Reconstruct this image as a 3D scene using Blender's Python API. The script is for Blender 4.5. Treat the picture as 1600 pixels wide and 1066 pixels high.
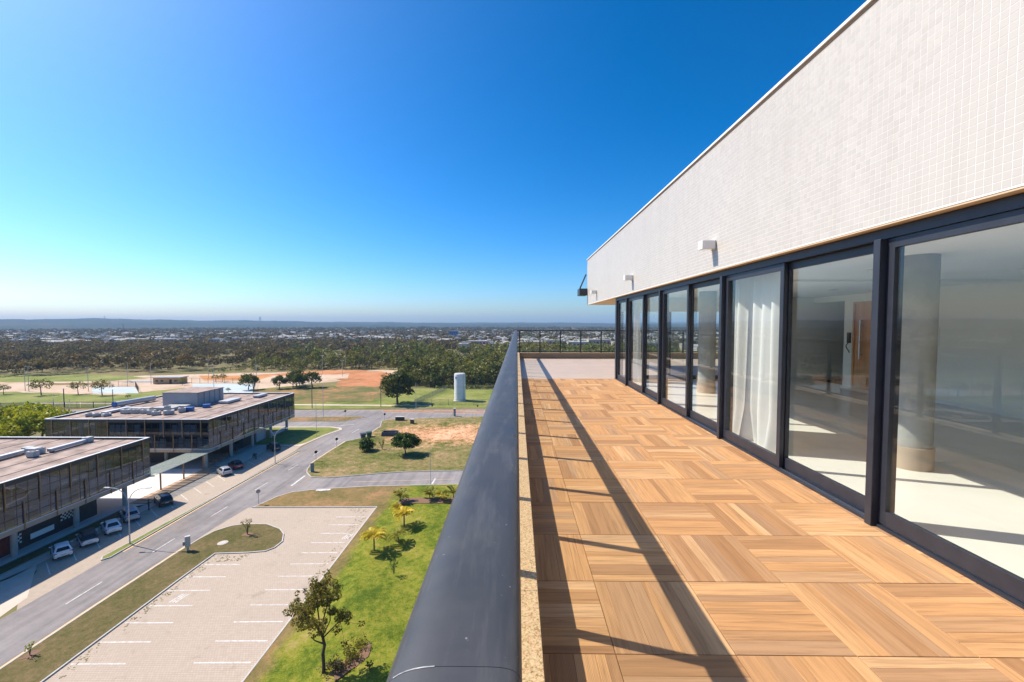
import bpy, math, random
import numpy as np
from math import sin, cos, pi, radians, sqrt, atan, atan2

scene = bpy.context.scene
COL = scene.collection
for o in list(bpy.data.objects):
    bpy.data.objects.remove(o)
R = random.Random(11)
RN = np.random.RandomState(5)

# ------------------------------------------------------------------ camera, sky, sun, exposure
CAMZ = 29.0                      # eye height above the street
TF = 27.35                       # terrace floor level
cam_d = bpy.data.cameras.new('camera')
cam_d.sensor_width = 36.0
cam_d.lens = 14.85
cam_d.clip_start = 0.03
cam_d.clip_end = 40000
cam = bpy.data.objects.new('camera', cam_d)
cam.location = (0, 0, CAMZ)
cam.rotation_euler = (radians(90) - atan(27 / 660), 0, atan(8 / 660))
COL.objects.link(cam)
scene.camera = cam

SUN = np.array([-0.80, 0.249, 1.0])
SUN /= np.linalg.norm(SUN)
world = bpy.data.worlds.new('World')
scene.world = world
world.use_nodes = True
wn = world.node_tree.nodes
wl = world.node_tree.links
wn.clear()
sky = wn.new('ShaderNodeTexSky')
sky.sky_type = 'NISHITA'
sky.sun_disc = False
sky.sun_elevation = math.asin(SUN[2])
sky.sun_rotation = atan2(SUN[0], SUN[1])
sky.altitude = 1100
sky.air_density = 1.0
sky.dust_density = 3.0
sky.ozone_density = 6.0
bg = wn.new('ShaderNodeBackground')
bg.inputs['Strength'].default_value = 0.08
hsv = wn.new('ShaderNodeHueSaturation')
hsv.inputs['Hue'].default_value = 0.4935
hsv.inputs['Saturation'].default_value = 1.24
out = wn.new('ShaderNodeOutputWorld')
gam = wn.new('ShaderNodeGamma')
gam.inputs['Gamma'].default_value = 1.3
wl.new(sky.outputs[0], gam.inputs['Color'])
wl.new(gam.outputs[0], hsv.inputs['Color'])
wl.new(hsv.outputs[0], bg.inputs['Color'])
wl.new(bg.outputs[0], out.inputs['Surface'])

sun_d = bpy.data.lights.new('sun', 'SUN')
sun_d.energy = 5.0
sun_d.angle = radians(0.5)
sun_d.color = (1.0, 0.915, 0.80)
sun = bpy.data.objects.new('sun', sun_d)
COL.objects.link(sun)
sun.location = (-100, 30, 150)
from mathutils import Vector
sun.rotation_euler = Vector((-SUN[0], -SUN[1], -SUN[2])).to_track_quat('-Z', 'Y').to_euler()

vs = scene.view_settings
vs.view_transform = 'Standard'
vs.look = 'None'
vs.exposure = 0.56
vs.gamma = 1.0
vs.use_curve_mapping = False

# ------------------------------------------------------------------ helpers
class MB:
    """collects shapes, builds ONE mesh object"""
    def __init__(s):
        s.v = []; s.f = []; s.m = []
    def add(s, vs_, fs, mi=0):
        n = len(s.v)
        s.v += [tuple(p) for p in vs_]
        s.f += [tuple(i + n for i in f) for f in fs]
        s.m += [mi] * len(fs)
        return s
    def box(s, x0, x1, y0, y1, z0, z1, mi=0):
        return s.add([(x0,y0,z0),(x1,y0,z0),(x1,y1,z0),(x0,y1,z0),(x0,y0,z1),(x1,y0,z1),(x1,y1,z1),(x0,y1,z1)],
                     [(3,2,1,0),(4,5,6,7),(0,1,5,4),(1,2,6,5),(2,3,7,6),(3,0,4,7)], mi)
    def obox(s, c, sz, rz=0.0, mi=0, tilt=0.0):
        hx, hy, hz = sz[0]/2, sz[1]/2, sz[2]/2
        P = []
        for z in (-hz, hz):
            for x, y in ((-hx,-hy),(hx,-hy),(hx,hy),(-hx,hy)):
                xx, zz = x*cos(tilt) + z*sin(tilt), -x*sin(tilt) + z*cos(tilt)
                P.append((c[0]+xx*cos(rz)-y*sin(rz), c[1]+xx*sin(rz)+y*cos(rz), c[2]+zz))
        return s.add(P, [(3,2,1,0),(4,5,6,7),(0,1,5,4),(1,2,6,5),(2,3,7,6),(3,0,4,7)], mi)
    def tube(s, pts, rad, n=8, mi=0, caps=True):
        pts = [Vector(p) for p in pts]
        if not hasattr(rad, '__len__'): rad = [rad]*len(pts)
        rings = []
        up = Vector((0.0, 0.0, 1.0))
        d0 = (pts[-1]-pts[0])
        if abs(d0.normalized().z) > 0.9: up = Vector((1.0, 0.0, 0.0))
        for i, p in enumerate(pts):
            d = (pts[min(i+1, len(pts)-1)] - pts[max(i-1, 0)]).normalized()
            a = d.cross(up)
            if a.length < 1e-4: a = d.cross(Vector((0.0,1.0,0.0)))
            a.normalize()
            b = a.cross(d).normalized()
            rings.append([p + (a*cos(2*pi*k/n) + b*sin(2*pi*k/n))*rad[i] for k in range(n)])
        V = [q for r in rings for q in r]
        Fc = []
        for i in range(len(pts)-1):
            for k in range(n):
                k2 = (k+1) % n
                Fc.append((i*n+k, i*n+k2, (i+1)*n+k2, (i+1)*n+k))
        if caps:
            Fc.append(tuple(range(n))[::-1])
            Fc.append(tuple((len(pts)-1)*n+k for k in range(n)))
        return s.add(V, Fc, mi)
    def cyl(s, x, y, z0, z1, r, n=16, mi=0, r2=None):
        return s.tube([(x,y,z0),(x,y,z1)], [r, r if r2 is None else r2], n, mi)
    def prism(s, poly, z0, z1, mi=0, mtop=None):
        n = len(poly)
        a = sum(poly[i][0]*poly[(i+1)%n][1]-poly[(i+1)%n][0]*poly[i][1] for i in range(n))
        if a < 0: poly = poly[::-1]
        s.add([(p[0],p[1],z0) for p in poly]+[(p[0],p[1],z1) for p in poly],
              [tuple(range(n))[::-1]]+[(i,(i+1)%n,n+(i+1)%n,n+i) for i in range(n)], mi)
        return s.add([(p[0],p[1],z1) for p in poly], [tuple(range(n))], mi if mtop is None else mtop)
    def sheet(s, poly, z, mi=0):
        n = len(poly)
        a = sum(poly[i][0]*poly[(i+1)%n][1]-poly[(i+1)%n][0]*poly[i][1] for i in range(n))
        if a < 0: poly = poly[::-1]
        return s.add([(p[0],p[1],z) for p in poly], [tuple(range(n))], mi)
    def mesh(s, name, mats):
        me = bpy.data.meshes.new(name)
        me.from_pydata(s.v, [], s.f)
        if not isinstance(mats, (list, tuple)): mats = [mats]
        for m in mats: me.materials.append(m)
        if len(mats) > 1: me.polygons.foreach_set('material_index', s.m)
        me.update()
        return me
    def build(s, name, mats, parent=None, smooth=False, bevel=0, loc=None, rel=True):
        if parent is not None and rel:
            L = parent.location
            q = parent
            while q.parent is not None:
                q = q.parent; L = L + q.location
            s.v = [(p[0]-L[0], p[1]-L[1], p[2]-L[2]) for p in s.v]
        me = s.mesh(name, mats)
        if smooth:
            me.polygons.foreach_set('use_smooth', [True]*len(me.polygons))
            try: me.set_sharp_from_angle(angle=radians(40))
            except Exception: pass
        return link(name, me, parent, bevel, loc)

def link(name, me, parent=None, bevel=0, loc=None):
    o = bpy.data.objects.new(name, me)
    COL.objects.link(o)
    if parent is not None: o.parent = parent
    if loc is not None: o.location = loc
    if bevel:
        b = o.modifiers.new('bevel', 'BEVEL')
        b.width = bevel; b.segments = 2; b.limit_method = 'ANGLE'; b.angle_limit = radians(40)
    return o

def tag(o, label, cat, group=None):
    o['label'] = label; o['category'] = cat
    if group: o['group'] = group
    return o
def kind(o, k, label=None, cat=None):
    o['kind'] = k
    if label: o['label'] = label
    if cat: o['category'] = cat
    return o
def thing(name, label, cat, loc=(0,0,0), rz=0.0, group=None):
    o = bpy.data.objects.new(name, None)
    COL.objects.link(o)
    o.location = loc; o.rotation_euler = (0,0,rz)
    o.empty_display_size = 0.2
    return tag(o, label, cat, group)
def npmesh(name, V, Fq, mats, tint=None, mi=None):
    """V (n,3) Fq (m,4) quads -> mesh, fast"""
    me = bpy.data.meshes.new(name)
    V = np.asarray(V, np.float32); Fq = np.asarray(Fq, np.int32)
    k = Fq.shape[1]
    me.vertices.add(len(V)); me.vertices.foreach_set('co', V.ravel())
    me.loops.add(Fq.size); me.loops.foreach_set('vertex_index', Fq.ravel())
    me.polygons.add(len(Fq)); me.polygons.foreach_set('loop_start', np.arange(0, Fq.size, k, dtype=np.int32))
    me.polygons.foreach_set('loop_total', np.full(len(Fq), k, np.int32))
    if not isinstance(mats, (list, tuple)): mats = [mats]
    for m in mats: me.materials.append(m)
    if mi is not None: me.polygons.foreach_set('material_index', np.asarray(mi, np.int32))
    me.update(calc_edges=True)
    if tint is not None:
        at = me.attributes.new('tint', 'FLOAT', 'POINT')
        at.data.foreach_set('value', np.asarray(tint, np.float32))
    me.shade_flat()
    return me

# ------------------------------------------------------------------ materials
MATS = {}
def nodes(name):
    m = bpy.data.materials.new(name); m.use_nodes = True
    MATS[name] = m
    nt = m.node_tree
    return m, nt, nt.nodes['Principled BSDF']
def N(nt, t, **kw):
    n = nt.nodes.new(t)
    for k, v in kw.items():
        if k in n.inputs: n.inputs[k].default_value = v
        else: setattr(n, k, v)
    return n
def c4(c): return (c[0], c[1], c[2], 1.0)
def coords(nt, space='Object', scale=(1,1,1), rnd=False):
    tc = N(nt, 'ShaderNodeTexCoord')
    mp = N(nt, 'ShaderNodeMapping'); mp.inputs['Scale'].default_value = scale
    nt.links.new(tc.outputs[space], mp.inputs['Vector'])
    if rnd:
        oi = N(nt, 'ShaderNodeObjectInfo')
        mu = N(nt, 'ShaderNodeVectorMath', operation='SCALE'); mu.inputs[0].default_value = (37.0, 91.0, 53.0)
        nt.links.new(oi.outputs['Random'], mu.inputs['Scale'])
        nt.links.new(mu.outputs[0], mp.inputs['Location'])
    return mp.outputs[0]
def noise(nt, vec, scale, detail=6, rough=0.6, dist=0.0):
    n = N(nt, 'ShaderNodeTexNoise'); n.inputs['Scale'].default_value = scale
    n.inputs['Detail'].default_value = detail; n.inputs['Roughness'].default_value = rough
    n.inputs['Distortion'].default_value = dist
    nt.links.new(vec, n.inputs['Vector'])
    return n.outputs[0]
def ramp(nt, fac, stops):
    r = N(nt, 'ShaderNodeValToRGB')
    el = r.color_ramp.elements
    while len(el) < len(stops): el.new(0.5)
    for e, (p, c) in zip(el, stops): e.position = p; e.color = c4(c)
    nt.links.new(fac, r.inputs[0])
    return r.outputs[0]
def mix(nt, fac, a, b, mode='MIX'):
    n = N(nt, 'ShaderNodeMix', data_type='RGBA', blend_type=mode)
    if hasattr(fac, 'links'): nt.links.new(fac, n.inputs[0])
    else: n.inputs[0].default_value = fac
    for i, x in ((6, a), (7, b)):
        if hasattr(x, 'links'): nt.links.new(x, n.inputs[i])
        else: n.inputs[i].default_value = c4(x)
    return n.outputs[2]
def mth(nt, op, a, b=None, clamp=False):
    n = N(nt, 'ShaderNodeMath', operation=op); n.use_clamp = clamp
    for i, x in ((0, a), (1, b)):
        if x is None: continue
        if hasattr(x, 'links'): nt.links.new(x, n.inputs[i])
        else: n.inputs[i].default_value = x
    return n.outputs[0]
def bump(nt, bs, h, strength=0.3, dist=0.02):
    b = N(nt, 'ShaderNodeBump'); b.inputs['Strength'].default_value = strength; b.inputs['Distance'].default_value = dist
    nt.links.new(h, b.inputs['Height']); nt.links.new(b.outputs[0], bs.inputs['Normal'])
def pm(name, c1, c2=None, scale=4.0, rough=0.7, bmp=0.0, bd=0.01, metal=0.0, rnd=False, detail=6, lo=0.35, hi=0.65, spec=0.5, sc=(1,1,1), space='Object'):
    if name in MATS: return MATS[name]
    m, nt, bs = nodes(name)
    bs.inputs['Roughness'].default_value = rough
    bs.inputs['Metallic'].default_value = metal
    bs.inputs['Specular IOR Level'].default_value = spec
    if c2 is None: c2 = tuple(x*0.85 for x in c1)
    v = coords(nt, space, sc, rnd)
    f = noise(nt, v, scale, detail)
    nt.links.new(ramp(nt, f, [(lo, c1), (hi, c2)]), bs.inputs['Base Color'])
    if bmp: bump(nt, bs, f, bmp, bd)
    return m

def ground_mat(name, stops, big=0.05, small=1.2, fine=14.0, b=0.5, w=(0.5, 0.3, 0.2), squeeze=0.7):
    """soil and grass: three noise scales summed into a colour ramp"""
    m, nt, bs = nodes(name)
    stops = [(0.5+(p-0.5)*squeeze, c) for p, c in stops]
    bs.inputs['Roughness'].default_value = 0.95
    bs.inputs['Specular IOR Level'].default_value = 0.1
    v = coords(nt)
    a = noise(nt, v, big, 5); c = noise(nt, v, small, 6, 0.7); d = noise(nt, v, fine, 3, 0.8)
    s = mth(nt, 'ADD', mth(nt, 'ADD', mth(nt, 'MULTIPLY', a, w[0]), mth(nt, 'MULTIPLY', c, w[1])), mth(nt, 'MULTIPLY', d, w[2]))
    nt.links.new(ramp(nt, s, stops), bs.inputs['Base Color'])
    bump(nt, bs, mth(nt, 'ADD', c, d), b, 0.06)
    return m

# terrace
def wood_mat():
    m, nt, bs = nodes('wood_plank')
    v = coords(nt, 'Object', (1.2, 22, 22), True)
    g = noise(nt, v, 1.6, 8, 0.62, 0.6)
    v2 = coords(nt, 'Object', (3, 140, 140), True)
    fine = noise(nt, v2, 1.0, 3, 0.6)
    oi = N(nt, 'ShaderNodeObjectInfo')
    tone = ramp(nt, oi.outputs['Random'], [(0.0, (0.35,0.18,0.08)), (0.16, (0.40,0.215,0.10)), (0.2, (0.50,0.265,0.112)), (0.42, (0.54,0.295,0.13)), (0.46, (0.41,0.235,0.12)), (0.58, (0.46,0.25,0.112)), (0.62, (0.585,0.335,0.155)), (0.8, (0.52,0.275,0.112)), (0.84, (0.37,0.215,0.115)), (1.0, (0.62,0.375,0.185))])
    c = mix(nt, ramp(nt, g, [(0.43, (0,0,0)), (0.74, (0.72,0.72,0.72))]), tone, (0.20,0.11,0.055))
    tc = N(nt, 'ShaderNodeTexCoord'); sx = N(nt, 'ShaderNodeSeparateXYZ'); nt.links.new(tc.outputs['Object'], sx.inputs[0])
    rib = mth(nt, 'SINE', mth(nt, 'MULTIPLY', sx.outputs['Y'], 2*pi/0.0075))
    ribm = mth(nt, 'MULTIPLY', mth(nt, 'ADD', rib, 1.0), 0.5)
    c = mix(nt, mth(nt, 'MULTIPLY', mth(nt, 'POWER', ribm, 3.0), mth(nt, 'MULTIPLY', fine, 0.75)), c, (0.13,0.075,0.04))
    nt.links.new(c, bs.inputs['Base Color'])
    bs.inputs['Roughness'].default_value = 0.68
    bs.inputs['Specular IOR Level'].default_value = 0.1
    bump(nt, bs, mth(nt, 'ADD', g, mth(nt, 'MULTIPLY', ribm, -0.4)), 0.25, 0.003)
    return m
WOOD = wood_mat()
GROUT = pm('tile_grout', (0.10,0.06,0.035), (0.07,0.045,0.03), 30, 0.9)
def rail_mat():
    m, nt, bs = nodes('handrail_paint')
    v = coords(nt, 'Object', (60, 1.2, 60))
    f = noise(nt, v, 1.5, 5)
    v2 = coords(nt); f2 = noise(nt, v2, 9, 8, 0.7)
    c = ramp(nt, f2, [(0.35, (0.033,0.034,0.037)), (0.62, (0.043,0.044,0.047)), (0.82, (0.07,0.07,0.072))])
    sp = noise(nt, v2, 130, 2, 0.5); du = noise(nt, coords(nt, 'Object', (9, 1.0, 9)), 2.5, 6, 0.7)
    c = mix(nt, ramp(nt, du, [(0.5, (0,0,0)), (0.75, (0.35,0.35,0.35))]), c, (0.16,0.155,0.15))
    c = mix(nt, ramp(nt, sp, [(0.735, (0,0,0)), (0.78, (0.55,0.55,0.55))]), c, (0.32,0.31,0.30))
    nt.links.new(c, bs.inputs['Base Color'])
    nt.links.new(mth(nt, 'ADD', mth(nt, 'MULTIPLY', f2, 0.3), 0.36), bs.inputs['Roughness'])
    bs.inputs['Specular IOR Level'].default_value = 0.5
    bump(nt, bs, mth(nt, 'ADD', f, f2), 0.05, 0.002)
    return m
RAIL = rail_mat()
FRAME = pm('dark_aluminium', (0.020,0.023,0.032), (0.028,0.031,0.041), 8, 0.42, 0.03, 0.001)
def granite():
    m, nt, bs = nodes('yellow_granite')
    v = coords(nt)
    vo = N(nt, 'ShaderNodeTexVoronoi'); vo.inputs['Scale'].default_value = 190; nt.links.new(v, vo.inputs['Vector'])
    n1 = noise(nt, v, 95, 5, 0.75); n2 = noise(nt, v, 9, 4)
    c = ramp(nt, n1, [(0.36, (0.10,0.045,0.02)), (0.43, (0.36,0.20,0.08)), (0.5, (0.60,0.40,0.20)), (0.66, (0.70,0.55,0.36))])
    c = mix(nt, mth(nt, 'MULTIPLY', n2, 0.5), c, (0.55,0.36,0.17))
    c = mix(nt, 0.22, c, vo.outputs['Color'], 'MULTIPLY')
    nt.links.new(c, bs.inputs['Base Color']); bs.inputs['Roughness'].default_value = 0.5
    return m
GRANITE = granite()
SREV0 = pm('bare_metal', (0.42,0.42,0.42), (0.16,0.16,0.17), 60, 0.6)
PLASTER = pm('warm_plaster', (0.36,0.26,0.17), (0.30,0.21,0.135), 5, 0.9, 0.2)
BEIGE = pm('beige_porcelain', (0.47,0.365,0.275), (0.42,0.325,0.245), 1.5, 0.45, rnd=True, detail=8)
def fascia_mat():
    m, nt, bs = nodes('ivory_mosaic_wall')
    geo = N(nt, 'ShaderNodeNewGeometry'); mp = N(nt, 'ShaderNodeMapping'); mp.inputs['Scale'].default_value = (1.0, 5.0, 0.35); nt.links.new(geo.outputs['Position'], mp.inputs['Vector'])
    st_ = noise(nt, mp.outputs[0], 1.3, 6, 0.65); n2 = noise(nt, geo.outputs['Position'], 0.9, 6, 0.6)
    oi = N(nt, 'ShaderNodeNewGeometry')
    c = ramp(nt, oi.outputs['Random Per Island'], [(0.0, (0.47,0.433,0.377)), (0.5, (0.495,0.457,0.40)), (1.0, (0.52,0.48,0.42))])
    c = mix(nt, ramp(nt, st_, [(0.5, (0,0,0)), (0.75, (0.35,0.35,0.35))]), c, (0.39,0.345,0.29))
    c = mix(nt, ramp(nt, n2, [(0.45, (0,0,0)), (0.7, (0.25,0.25,0.25))]), c, (0.42,0.375,0.32))
    nt.links.new(c, bs.inputs['Base Color']); bs.inputs['Roughness'].default_value = 0.4
    return m
FASCIA_T = fascia_mat()
GROUT_L = pm('white_grout', (0.82,0.79,0.75), (0.76,0.73,0.69), 20, 0.9)
SOFFIT = pm('tan_soffit', (0.62,0.47,0.30), (0.55,0.42,0.27), 3, 0.85)
WHITEP = pm('white_paint', (0.78,0.77,0.74), (0.72,0.71,0.69), 2, 0.6)
CEIL = pm('ceiling_white', (0.82,0.82,0.80), (0.78,0.78,0.76), 1, 0.8)
WALLI = pm('interior_wall', (0.80,0.79,0.74), (0.76,0.75,0.70), 1, 0.8)
FLOORI = pm('interior_porcelain', (0.76,0.73,0.67), (0.70,0.67,0.61), 1.3, 0.22, detail=8)
DOORW = pm('door_wood', (0.60,0.27,0.10), (0.50,0.21,0.075), 1.0, 0.45, sc=(14,14,1), detail=8)
CONC = pm('concrete_column', (0.40,0.39,0.36), (0.27,0.27,0.255), 2.2, 0.8, 0.1, detail=9)
STEEL = pm('brushed_steel', (0.55,0.55,0.55), (0.45,0.45,0.45), 20, 0.3, metal=1.0)
BLACKP = pm('black_plastic', (0.015,0.015,0.017), (0.025,0.025,0.028), 10, 0.5)
def curtain_mat():
    m, nt, bs = nodes('curtain_voile')
    v = coords(nt, 'Object', (1,1,1)); f = noise(nt, v, 260, 2)
    c = ramp(nt, f, [(0.3, (0.86,0.85,0.81)), (0.7, (0.92,0.91,0.88))])
    d = N(nt, 'ShaderNodeBsdfDiffuse'); t = N(nt, 'ShaderNodeBsdfTranslucent')
    nt.links.new(c, d.inputs[0]); nt.links.new(c, t.inputs[0])
    mx = N(nt, 'ShaderNodeMixShader'); mx.inputs[0].default_value = 0.28
    nt.links.new(d.outputs[0], mx.inputs[1]); nt.links.new(t.outputs[0], mx.inputs[2])
    nt.links.new(mx.outputs[0], nt.nodes['Material Output'].inputs[0])
    return m
CURT = curtain_mat()
def glass_mat(name, tint, base=0.05, rough=0.0, gain=0.95, refl=(1,1,1), wob=0.02, wsc=0.8):
    m = bpy.data.materials.new(name); m.use_nodes = True; MATS[name] = m
    nt = m.node_tree; nt.nodes.remove(nt.nodes['Principled BSDF'])
    lw = N(nt, 'ShaderNodeLayerWeight'); lw.inputs[0].default_value = 0.5
    f = mth(nt, 'ADD', mth(nt, 'MULTIPLY', mth(nt, 'POWER', lw.outputs['Facing'], 4.6), gain), base, True)
    tr = N(nt, 'ShaderNodeBsdfTransparent'); tr.inputs[0].default_value = c4(tint)
    gl = N(nt, 'ShaderNodeBsdfGlossy'); gl.inputs['Roughness'].default_value = rough; gl.inputs[0].default_value = c4(refl)
    v = coords(nt); nz = noise(nt, v, wsc, 2)
    b = N(nt, 'ShaderNodeBump'); b.inputs['Strength'].default_value = wob; b.inputs['Distance'].default_value = 0.05 if wob > 0.05 else 0.02
    nt.links.new(nz, b.inputs['Height']); nt.links.new(b.outputs[0], gl.inputs['Normal'])
    mx = N(nt, 'ShaderNodeMixShader')
    nt.links.new(f, mx.inputs[0]); nt.links.new(tr.outputs[0], mx.inputs[1]); nt.links.new(gl.outputs[0], mx.inputs[2])
    nt.links.new(mx.outputs[0], nt.nodes['Material Output'].inputs[0])
    return m
GLASS = glass_mat('door_glass', (0.965,0.985,0.975), 0.035)
RGLASS = glass_mat('railing_glass', (0.95,0.97,0.96), 0.02)
TGLASS = glass_mat('bronze_facade_glass', (0.52,0.58,0.63), 0.10, 0.01, 0.9, (0.86,0.90,0.95), 0.12, 0.35)

# town ground
ASPH0 = ground_mat('asphalt', [(0.35, (0.185,0.165,0.158)), (0.5, (0.225,0.202,0.195)), (0.65, (0.26,0.238,0.228))], 0.09, 0.7, 25, 0.15, (0.5,0.25,0.25))
def asphalt_mat():
    m, nt, bs = nodes('worn_asphalt')
    bs.inputs['Roughness'].default_value = 0.85; bs.inputs['Specular IOR Level'].default_value = 0.25
    v = coords(nt); vs_ = coords(nt, 'Object', (1.0, 0.05, 1.0))
    a = noise(nt, v, 0.07, 5, 0.6); st_ = noise(nt, vs_, 0.9, 4, 0.6); p = noise(nt, v, 0.6, 8, 0.75); g = noise(nt, v, 22, 2, 0.6)
    s = mth(nt, 'ADD', mth(nt, 'ADD', mth(nt, 'MULTIPLY', a, 0.3), mth(nt, 'MULTIPLY', st_, 0.3)), mth(nt, 'ADD', mth(nt, 'MULTIPLY', p, 0.25), mth(nt, 'MULTIPLY', g, 0.15)))
    c = ramp(nt, s, [(0.41, (0.155,0.14,0.135)), (0.5, (0.225,0.202,0.193)), (0.59, (0.285,0.26,0.245))])
    dirt = noise(nt, v, 0.11, 7, 0.7)
    c = mix(nt, ramp(nt, dirt, [(0.56, (0,0,0)), (0.72, (0.5,0.5,0.5))]), c, (0.33,0.25,0.18))
    nt.links.new(c, bs.inputs['Base Color'])
    bump(nt, bs, g, 0.2, 0.01)
    return m
ASPH = asphalt_mat()
LAWN_STOPS = [(0.42, (0.06,0.095,0.008)), (0.47, (0.115,0.145,0.013)), (0.52, (0.185,0.19,0.02)), (0.565, (0.245,0.21,0.04)), (0.61, (0.31,0.235,0.09))]
DRY_STOPS = [(0.36, (0.085,0.085,0.022)), (0.44, (0.15,0.12,0.04)), (0.51, (0.215,0.15,0.06)), (0.58, (0.32,0.18,0.085)), (0.68, (0.42,0.22,0.11))]
DRYG = ground_mat('dry_grass', DRY_STOPS, 0.16, 1.6, 6, 0.6, (0.36,0.36,0.28), 0.75)
VERGE = ground_mat('verge_grass', [(0.36, (0.075,0.075,0.020)), (0.48, (0.12,0.10,0.038)), (0.58, (0.165,0.122,0.056)), (0.7, (0.25,0.16,0.085))], 0.22, 1.8, 7, 0.6, (0.34,0.36,0.30), 0.7)
GREENG = ground_mat('park_lawn', [(0.35, (0.10,0.13,0.025)), (0.5, (0.19,0.21,0.05)), (0.65, (0.28,0.25,0.09))], 0.06, 0.5, 5, 0.4)
REDD = ground_mat('red_earth', [(0.34, (0.16,0.13,0.05)), (0.42, (0.34,0.15,0.065)), (0.52, (0.48,0.20,0.085)), (0.62, (0.46,0.23,0.12)), (0.72, (0.24,0.18,0.075))], 0.05, 0.3, 4, 0.4)
SAND = ground_mat('pale_sand', [(0.35, (0.40,0.27,0.17)), (0.5, (0.50,0.37,0.26)), (0.65, (0.56,0.44,0.33))], 0.05, 0.4, 5, 0.2)
COURT = ground_mat('court_paint', [(0.35, (0.36,0.43,0.44)), (0.5, (0.42,0.48,0.48)), (0.65, (0.48,0.51,0.50))], 0.08, 0.5, 5, 0.05)
DRYRED = ground_mat('weedy_red_earth', [(0.38, (0.09,0.105,0.026)), (0.49, (0.15,0.135,0.045)), (0.56, (0.25,0.16,0.07)), (0.64, (0.42,0.19,0.085))], 0.07, 0.35, 2.5, 0.4, (0.4,0.35,0.25))
FIELD = ground_mat('orange_field', [(0.35, (0.40,0.17,0.06)), (0.5, (0.48,0.22,0.08)), (0.65, (0.52,0.28,0.12))], 0.05, 0.5, 5, 0.2)
PLAIN = ground_mat('open_country', [(0.36, (0.08,0.09,0.028)), (0.46, (0.14,0.13,0.05)), (0.55, (0.22,0.165,0.08)), (0.64, (0.16,0.165,0.055)), (0.74, (0.34,0.21,0.11))], 0.012, 0.08, 0.9, 0.4)
HILLM = ground_mat('hill_scrub', [(0.38, (0.018,0.03,0.014)), (0.5, (0.035,0.045,0.022)), (0.6, (0.065,0.06,0.034)), (0.7, (0.14,0.105,0.07))], 0.0016, 0.006, 0.03, 0.4)
KERB = pm('kerb_concrete', (0.52,0.49,0.45), (0.40,0.38,0.35), 1.5, 0.9, 0.1)
WALK = pm('pale_pavement', (0.60,0.49,0.40), (0.53,0.43,0.35), 0.8, 0.9, 0.1, detail=8)
PLAZA = pm('plaza_concrete', (0.66,0.63,0.58), (0.60,0.57,0.53), 0.4, 0.9, detail=8)
PAINTW = pm('road_paint_white', (0.70,0.67,0.63), (0.40,0.37,0.34), 2.6, 0.8, detail=8)
PAINTY = pm('road_paint_yellow', (0.70,0.44,0.17), (0.58,0.40,0.22), 2.0, 0.8, detail=8)
def paver_mat(name, c1, c2, mortar, rot=0.0):
    m, nt, bs = nodes(name)
    tc = N(nt, 'ShaderNodeTexCoord'); mp = N(nt, 'ShaderNodeMapping'); mp.inputs['Rotation'].default_value = (0,0,rot)
    nt.links.new(tc.outputs['Object'], mp.inputs['Vector'])
    br = N(nt, 'ShaderNodeTexBrick'); br.inputs['Scale'].default_value = 1.0
    br.inputs['Brick Width'].default_value = 0.25; br.inputs['Row Height'].default_value = 0.22
    br.inputs['Mortar Size'].default_value = 0.012; br.inputs['Mortar Smooth'].default_value = 0.3
    br.inputs['Color1'].default_value = c4(c1); br.inputs['Color2'].default_value = c4(c2); br.inputs['Mortar'].default_value = c4(mortar)
    nt.links.new(mp.outputs[0], br.inputs['Vector'])
    v = coords(nt); n = noise(nt, v, 0.16, 7, 0.65); n2 = noise(nt, v, 2.2, 8, 0.75)
    c = mix(nt, ramp(nt, n, [(0.4, (0,0,0)), (0.7, (0.45,0.45,0.45))]), br.outputs['Color'], tuple(x*0.8 for x in c1))
    c = mix(nt, ramp(nt, n2, [(0.66, (0,0,0)), (0.78, (0.6,0.6,0.6))]), c, (0.26,0.21,0.12))
    st_ = noise(nt, v, 0.45, 6, 0.7); c = mix(nt, ramp(nt, st_, [(0.58, (0,0,0)), (0.70, (0.32,0.32,0.32))]), c, (0.17,0.13,0.095))
    nt.links.new(c, bs.inputs['Base Color']); bs.inputs['Roughness'].default_value = 0.95
    bs.inputs['Specular IOR Level'].default_value = 0.15
    bump(nt, bs, br.outputs['Fac'], -0.3, 0.01)
    return m
PAVER = paver_mat('interlocking_pavers', (0.46,0.375,0.295), (0.415,0.338,0.265), (0.29,0.235,0.175))
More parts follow.
